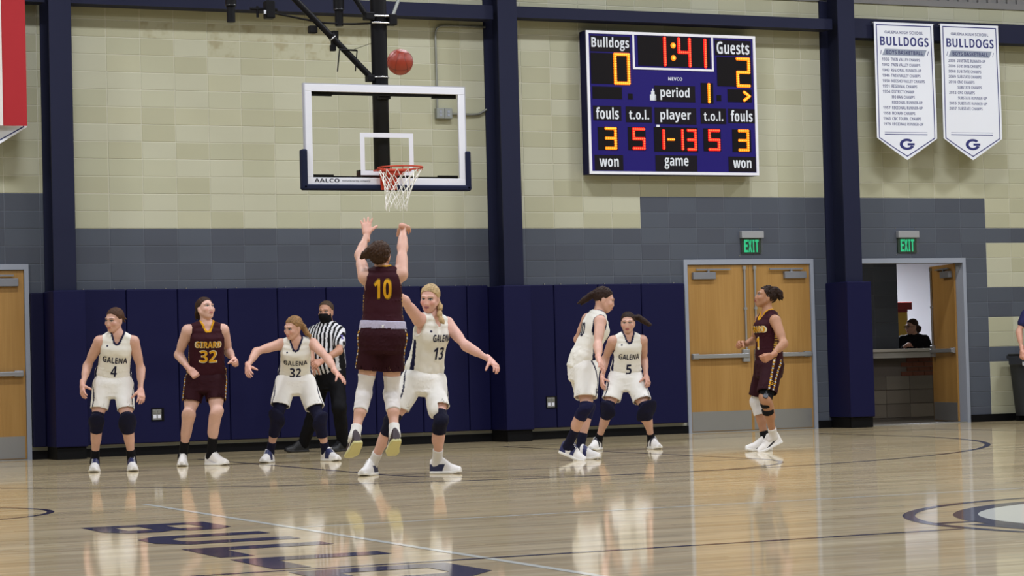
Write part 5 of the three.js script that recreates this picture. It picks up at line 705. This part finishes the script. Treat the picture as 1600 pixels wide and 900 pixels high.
made.m10 = makePerson('shooter in maroon jersey number 10 seen from behind, jumping with both arms up', PEOPLE.m10, { group: 'players in maroon', skin: FAIR, hair: { color: 0x3a281d, big: true, line: 0.05, rough: 0.008, tail: [[0.0, 0.05, 0.06, 0.05], [-0.07, 0.03, 0.07, 0.045], [-0.12, 0.0, 0.06, 0.035], [-0.14, -0.03, 0.05, 0.018]], label: 'tousled dark brown hair' },
  hands: { L: { pn: [0, 0, -1], curl: 0.12, spread: 0.9 }, R: { pn: [0.1, -1, -0.2], curl: 0.5 } }, top: awayTop({ print: [{ name: 'number', text: '10', w: 0.135, h: 0.15, at: 0.7, color: GOLD, outline: 0x8a6a1e, back: true }], trimNeck: true, hem: 0.045 }), shorts: awayShorts({ hem: 0.58, r0: 0.104, r1: 0.1, band: 0xb3aec6, waist: 0.085, infl: 0.036, tagBack: 0xe8e8ea, pipeAt: 0 }),
  legwear: { R: [['knee_sleeve', 0.66, 1.42, 0.008, 0xd9d5d3, 'long white padded knee sleeve'], SOCK(0xdedcd8, 1.74)], L: [['knee_sleeve', 0.66, 1.42, 0.008, 0xd9d5d3, 'long white padded knee sleeve'], SOCK(0xdedcd8, 1.74)] }, shoes: { upper: 0x2c1a22, accent: 0xc9c6c2, sole: 0xc9c48c, style: 'swoop', lace: 0xd8d6d0, label: 'dark maroon shoe with pale yellow sole' } });
made.w13 = makePerson('player in white jersey number 13 with a blonde braid, one arm stretched out', PEOPLE.w13, { group: 'players in white', skin: 0xd4a697, lip: 0xa4686a, hair: { color: 0xb39a72, tail: [[0.055, -0.02, -0.04, 0.026], [0.085, -0.08, -0.02, 0.024], [0.08, -0.14, 0.03, 0.022], [0.09, -0.19, 0.07, 0.02], [0.115, -0.215, 0.08, 0.012]], label: 'pale blonde braided hair', rough: 0.005 },
  hands: { L: { pn: [-0.2, -1, 0.1], curl: 0.45 }, R: { pn: [0, 0, 1], curl: 0.2 } }, top: homeTop({ print: galena('13', 0.72, 0.44, 0.2, 0.02), trim: WHITE, trimArm: 0xd8d4c8 }), shorts: homeShorts({ hem: 0.66, r0: 0.1, r1: 0.094 }), legwear: { R: [KNEE(), SOCK(0xdad8d6, 1.7)], L: [KNEE(), SOCK(0xdad8d6, 1.66)] }, shoes: { style: 'half', accent: 0x1d2248, label: 'white basketball shoe with navy heel' } });
made.w10 = makePerson('player in white jersey number 10 in profile, dark ponytail swinging, near the scoreboard', PEOPLE.w10, { group: 'players in white', skin: FAIR, hair: { color: 0x2d1f1a, tail: [[-0.06, 0.07, 0, 0.034], [-0.12, 0.05, 0, 0.034], [-0.18, 0.01, 0.01, 0.03], [-0.235, -0.03, 0.01, 0.012]], label: 'dark swinging ponytail', rough: 0.006 },
  hands: { R: { pn: [-0.7, 0, -0.7], curl: 0.2, spread: 0.7 }, L: { pn: [0.5, 0, 1], curl: 0.5 } }, top: homeTop({ print: [{ name: 'number', text: '10', w: 0.12, h: 0.14, at: 0.62, color: 0x1c1d36, back: true, dx: -0.01 }, { name: 'team_name', text: 'GALENA', w: 0.22, h: 0.06, at: 0.6, color: 0x1c1d36 }], trimArm: NAVY }), shorts: homeShorts({ waist: 0.06, hem: 0.72, r0: 0.112, r1: 0.108, pipeAt: 0.3, print: [{ name: 'leg_emblem', text: 'G', side: 'R', at: 0.58, w: 0.035, h: 0.05, color: 0x1c1d36, out: 0.75, fr: 0.55 }] }),
  legwear: { R: [KNEE(0x17183a, 0.86, 1.26), SOCK(0x14152c, 1.55)], L: [KNEE(0x17183a, 0.86, 1.26), SOCK(0x14152c, 1.6)] }, shoes: { style: 'heel', accent: 0x23285a, label: 'white basketball shoe with navy heel counter' } });
made.w5 = makePerson('player in white jersey number 5 facing forward, ponytail flying sideways', PEOPLE.w5, { group: 'players in white', skin: FAIR, lip: 0xa9605c, hair: { color: 0x2f221c, tail: [[0.05, 0.05, -0.06, 0.03], [0.11, 0.05, -0.07, 0.034], [0.17, 0.01, -0.06, 0.03], [0.235, -0.04, -0.05, 0.01]], label: 'dark ponytail flying sideways', rough: 0.006 },
  hands: { R: { pn: [1, 0, -0.5], curl: 0.3 }, L: { pn: [-0.8, 0, -0.8], curl: 0.4 } }, top: homeTop({ print: galena('5', 0.52, 0.19, 0.22) }), shorts: homeShorts({ hem: 0.68, r0: 0.104, r1: 0.104 }), legwear: { R: [KNEE(0x15162e), SOCK(0x101018, 1.74)], L: [KNEE(0x15162e), SOCK(0x101018, 1.74)] }, shoes: { style: 'heel', accent: 0x16182c, label: 'white and black basketball shoe' } });
made.m1 = makePerson('player in maroon jersey in profile before the double doors, black knee brace on one leg', PEOPLE.m1, { group: 'players in maroon', skin: WARM, lip: 0x8a4a42, hair: { color: 0x2a1d17, tail: [[0.05, 0.05, -0.02, 0.04], [0.1, 0.06, -0.01, 0.042], [0.14, 0.03, 0, 0.036], [0.155, -0.02, 0.01, 0.02]], rough: 0.013, label: 'curly dark hair in a loose bun' },
  hands: { R: { pn: [0.2, -0.5, 0.8], curl: 1.2, spread: 0 }, L: { pn: [-0.2, 0.2, -1], curl: 1.25, spread: 0 } }, top: awayTop({ print: girard('1', 0.66, 0.36) }), shorts: awayShorts({ hem: 0.8, r0: 0.1, r1: 0.1, pipeAt: 0.1, print: [{ name: 'leg_emblem', text: 'G', side: 'L', at: 0.62, w: 0.04, h: 0.05, color: GOLD, out: 0.9, fr: 0.2 }] }),
  legwear: { L: [SOCK(0xdad6d2, 1.76)], R: [['knee_sleeve', 0.72, 1.3, 0.012, 0xd6d4d4, 'white knee sleeve'], SOCK(0x15151a, 1.72)] }, shoes: { style: 'swoop', upper: 0xe6e3df, accent: 0x2a2628, label: 'white high-top basketball shoe' } });
{ // hinged brace on her near leg
  const m = made.m1, { hi, kn, an, thd, shd, back } = m.leg.L, ax = unit(v3.cross(thd, back)), br = [], pt = (q) => (q <= 1 ? v3.lerp(hi, kn, q) : v3.lerp(kn, an, q - 1));
  const band = (q, w, rr) => net([cap(v3.add(pt(q), q < 1 ? thd : shd, -w), v3.add(pt(q), q < 1 ? thd : shd, w), rr, rr * 0.96, 0.006)], 0.006, (p, d) => { const n = q < 1 ? thd : shd, h = v3.dot(v3.sub(p, pt(q)), n); return Math.max(d, Math.abs(h) - w); }, () => hex(0x131316)).g;
  const g = part(m.t, 'knee_brace', mergeGeometries([band(0.8, 0.03, 0.073), band(0.93, 0.018, 0.068), band(1.12, 0.02, 0.062), band(1.3, 0.026, 0.062)]), clothM, 'black strapped knee brace');
  for (const e of [-1, 1]) part(g, 'hinge_bar', [rod(v3.add(pt(0.74), ax, e * 0.072), v3.add(kn, ax, e * 0.066), 0.012), rod(v3.add(kn, ax, e * 0.066), v3.add(pt(1.32), ax, e * 0.062), 0.012), rod(v3.add(kn, ax, e * 0.055), v3.add(kn, ax, e * 0.078), 0.026, 0.026, 16)], std(0x24252a, 0.35, 0.4));
}
made.clerk = makePerson('person in a black hooded sweatshirt with glasses and tied back hair behind the concession counter', PEOPLE.clerk, { skin: 0xc79a82, hair: { color: 0x3a2a22, tail: [[0.06, -0.0, -0.06, 0.04], [0.1, -0.03, -0.05, 0.045], [0.1, -0.07, -0.04, 0.03]], label: 'brown hair tied back' }, hands: { R: { pn: [0.4, -0.8, 0], curl: 0.9 }, L: { pn: [-0.4, -0.8, 0], curl: 0.6 } },
  top: { name: 'hooded_sweatshirt', color: 0x131317, sleeve: 1.92, bust: false, hem: -0.1, loose: 0.03, neck: 0.03, trimNeck: false, fold: 0.012, label: 'black hooded sweatshirt', print: [{ name: 'print', text: 'KC', w: 0.16, h: 0.07, at: 0.45, color: 0x55585f }] }, trousers: { color: 0x23283a, label: 'dark jeans' }, shoes: { upper: 0x26262a, sole: 0x888888 } });
{ const m = made.clerk, q = (a, b, c) => at(m.head, m.HA, [a * m.hk, b * m.hk, c * m.hk]), g = []; for (const e of [-1, 1]) { const tr = new THREE.TorusGeometry(0.022, 0.0028, 6, 20); const M4 = new THREE.Matrix4().makeBasis(V(...m.HA[0]), V(...m.HA[1]), V(...m.HA[2])); tr.applyMatrix4(M4); const c = q(e * 0.031, -0.002, 0.098); g.push(tr.translate(...c), rod(q(e * 0.053, 0.002, 0.094), q(e * 0.076, 0.0, -0.005), 0.0025, 0.0025, 5)); } g.push(rod(q(-0.009, 0.0, 0.1), q(0.009, 0.0, 0.1), 0.0025, 0.0025, 5)); part(m.t, 'glasses', g, M.base); }
made.fan = makePerson('person in a navy shirt beside the trash bin, only one bare arm in view', PEOPLE.fan, { skin: 0xd3a08a, hair: { color: 0x4a3626, label: 'brown hair' }, hands: { R: { pn: [0.8, 0, -0.6], curl: 0.8 }, L: { pn: [-0.8, 0, -0.6], curl: 0.6 } },
  top: { name: 'shirt', color: 0x2a2a55, sleeve: 0.5, bust: false, hem: -0.1, loose: 0.025, neck: 0.03, trimNeck: false, label: 'navy short sleeved shirt' }, trousers: { color: 0x23252c, label: 'dark trousers' }, shoes: { upper: 0x2b2b30 } });

renderer.render(scene, camera);
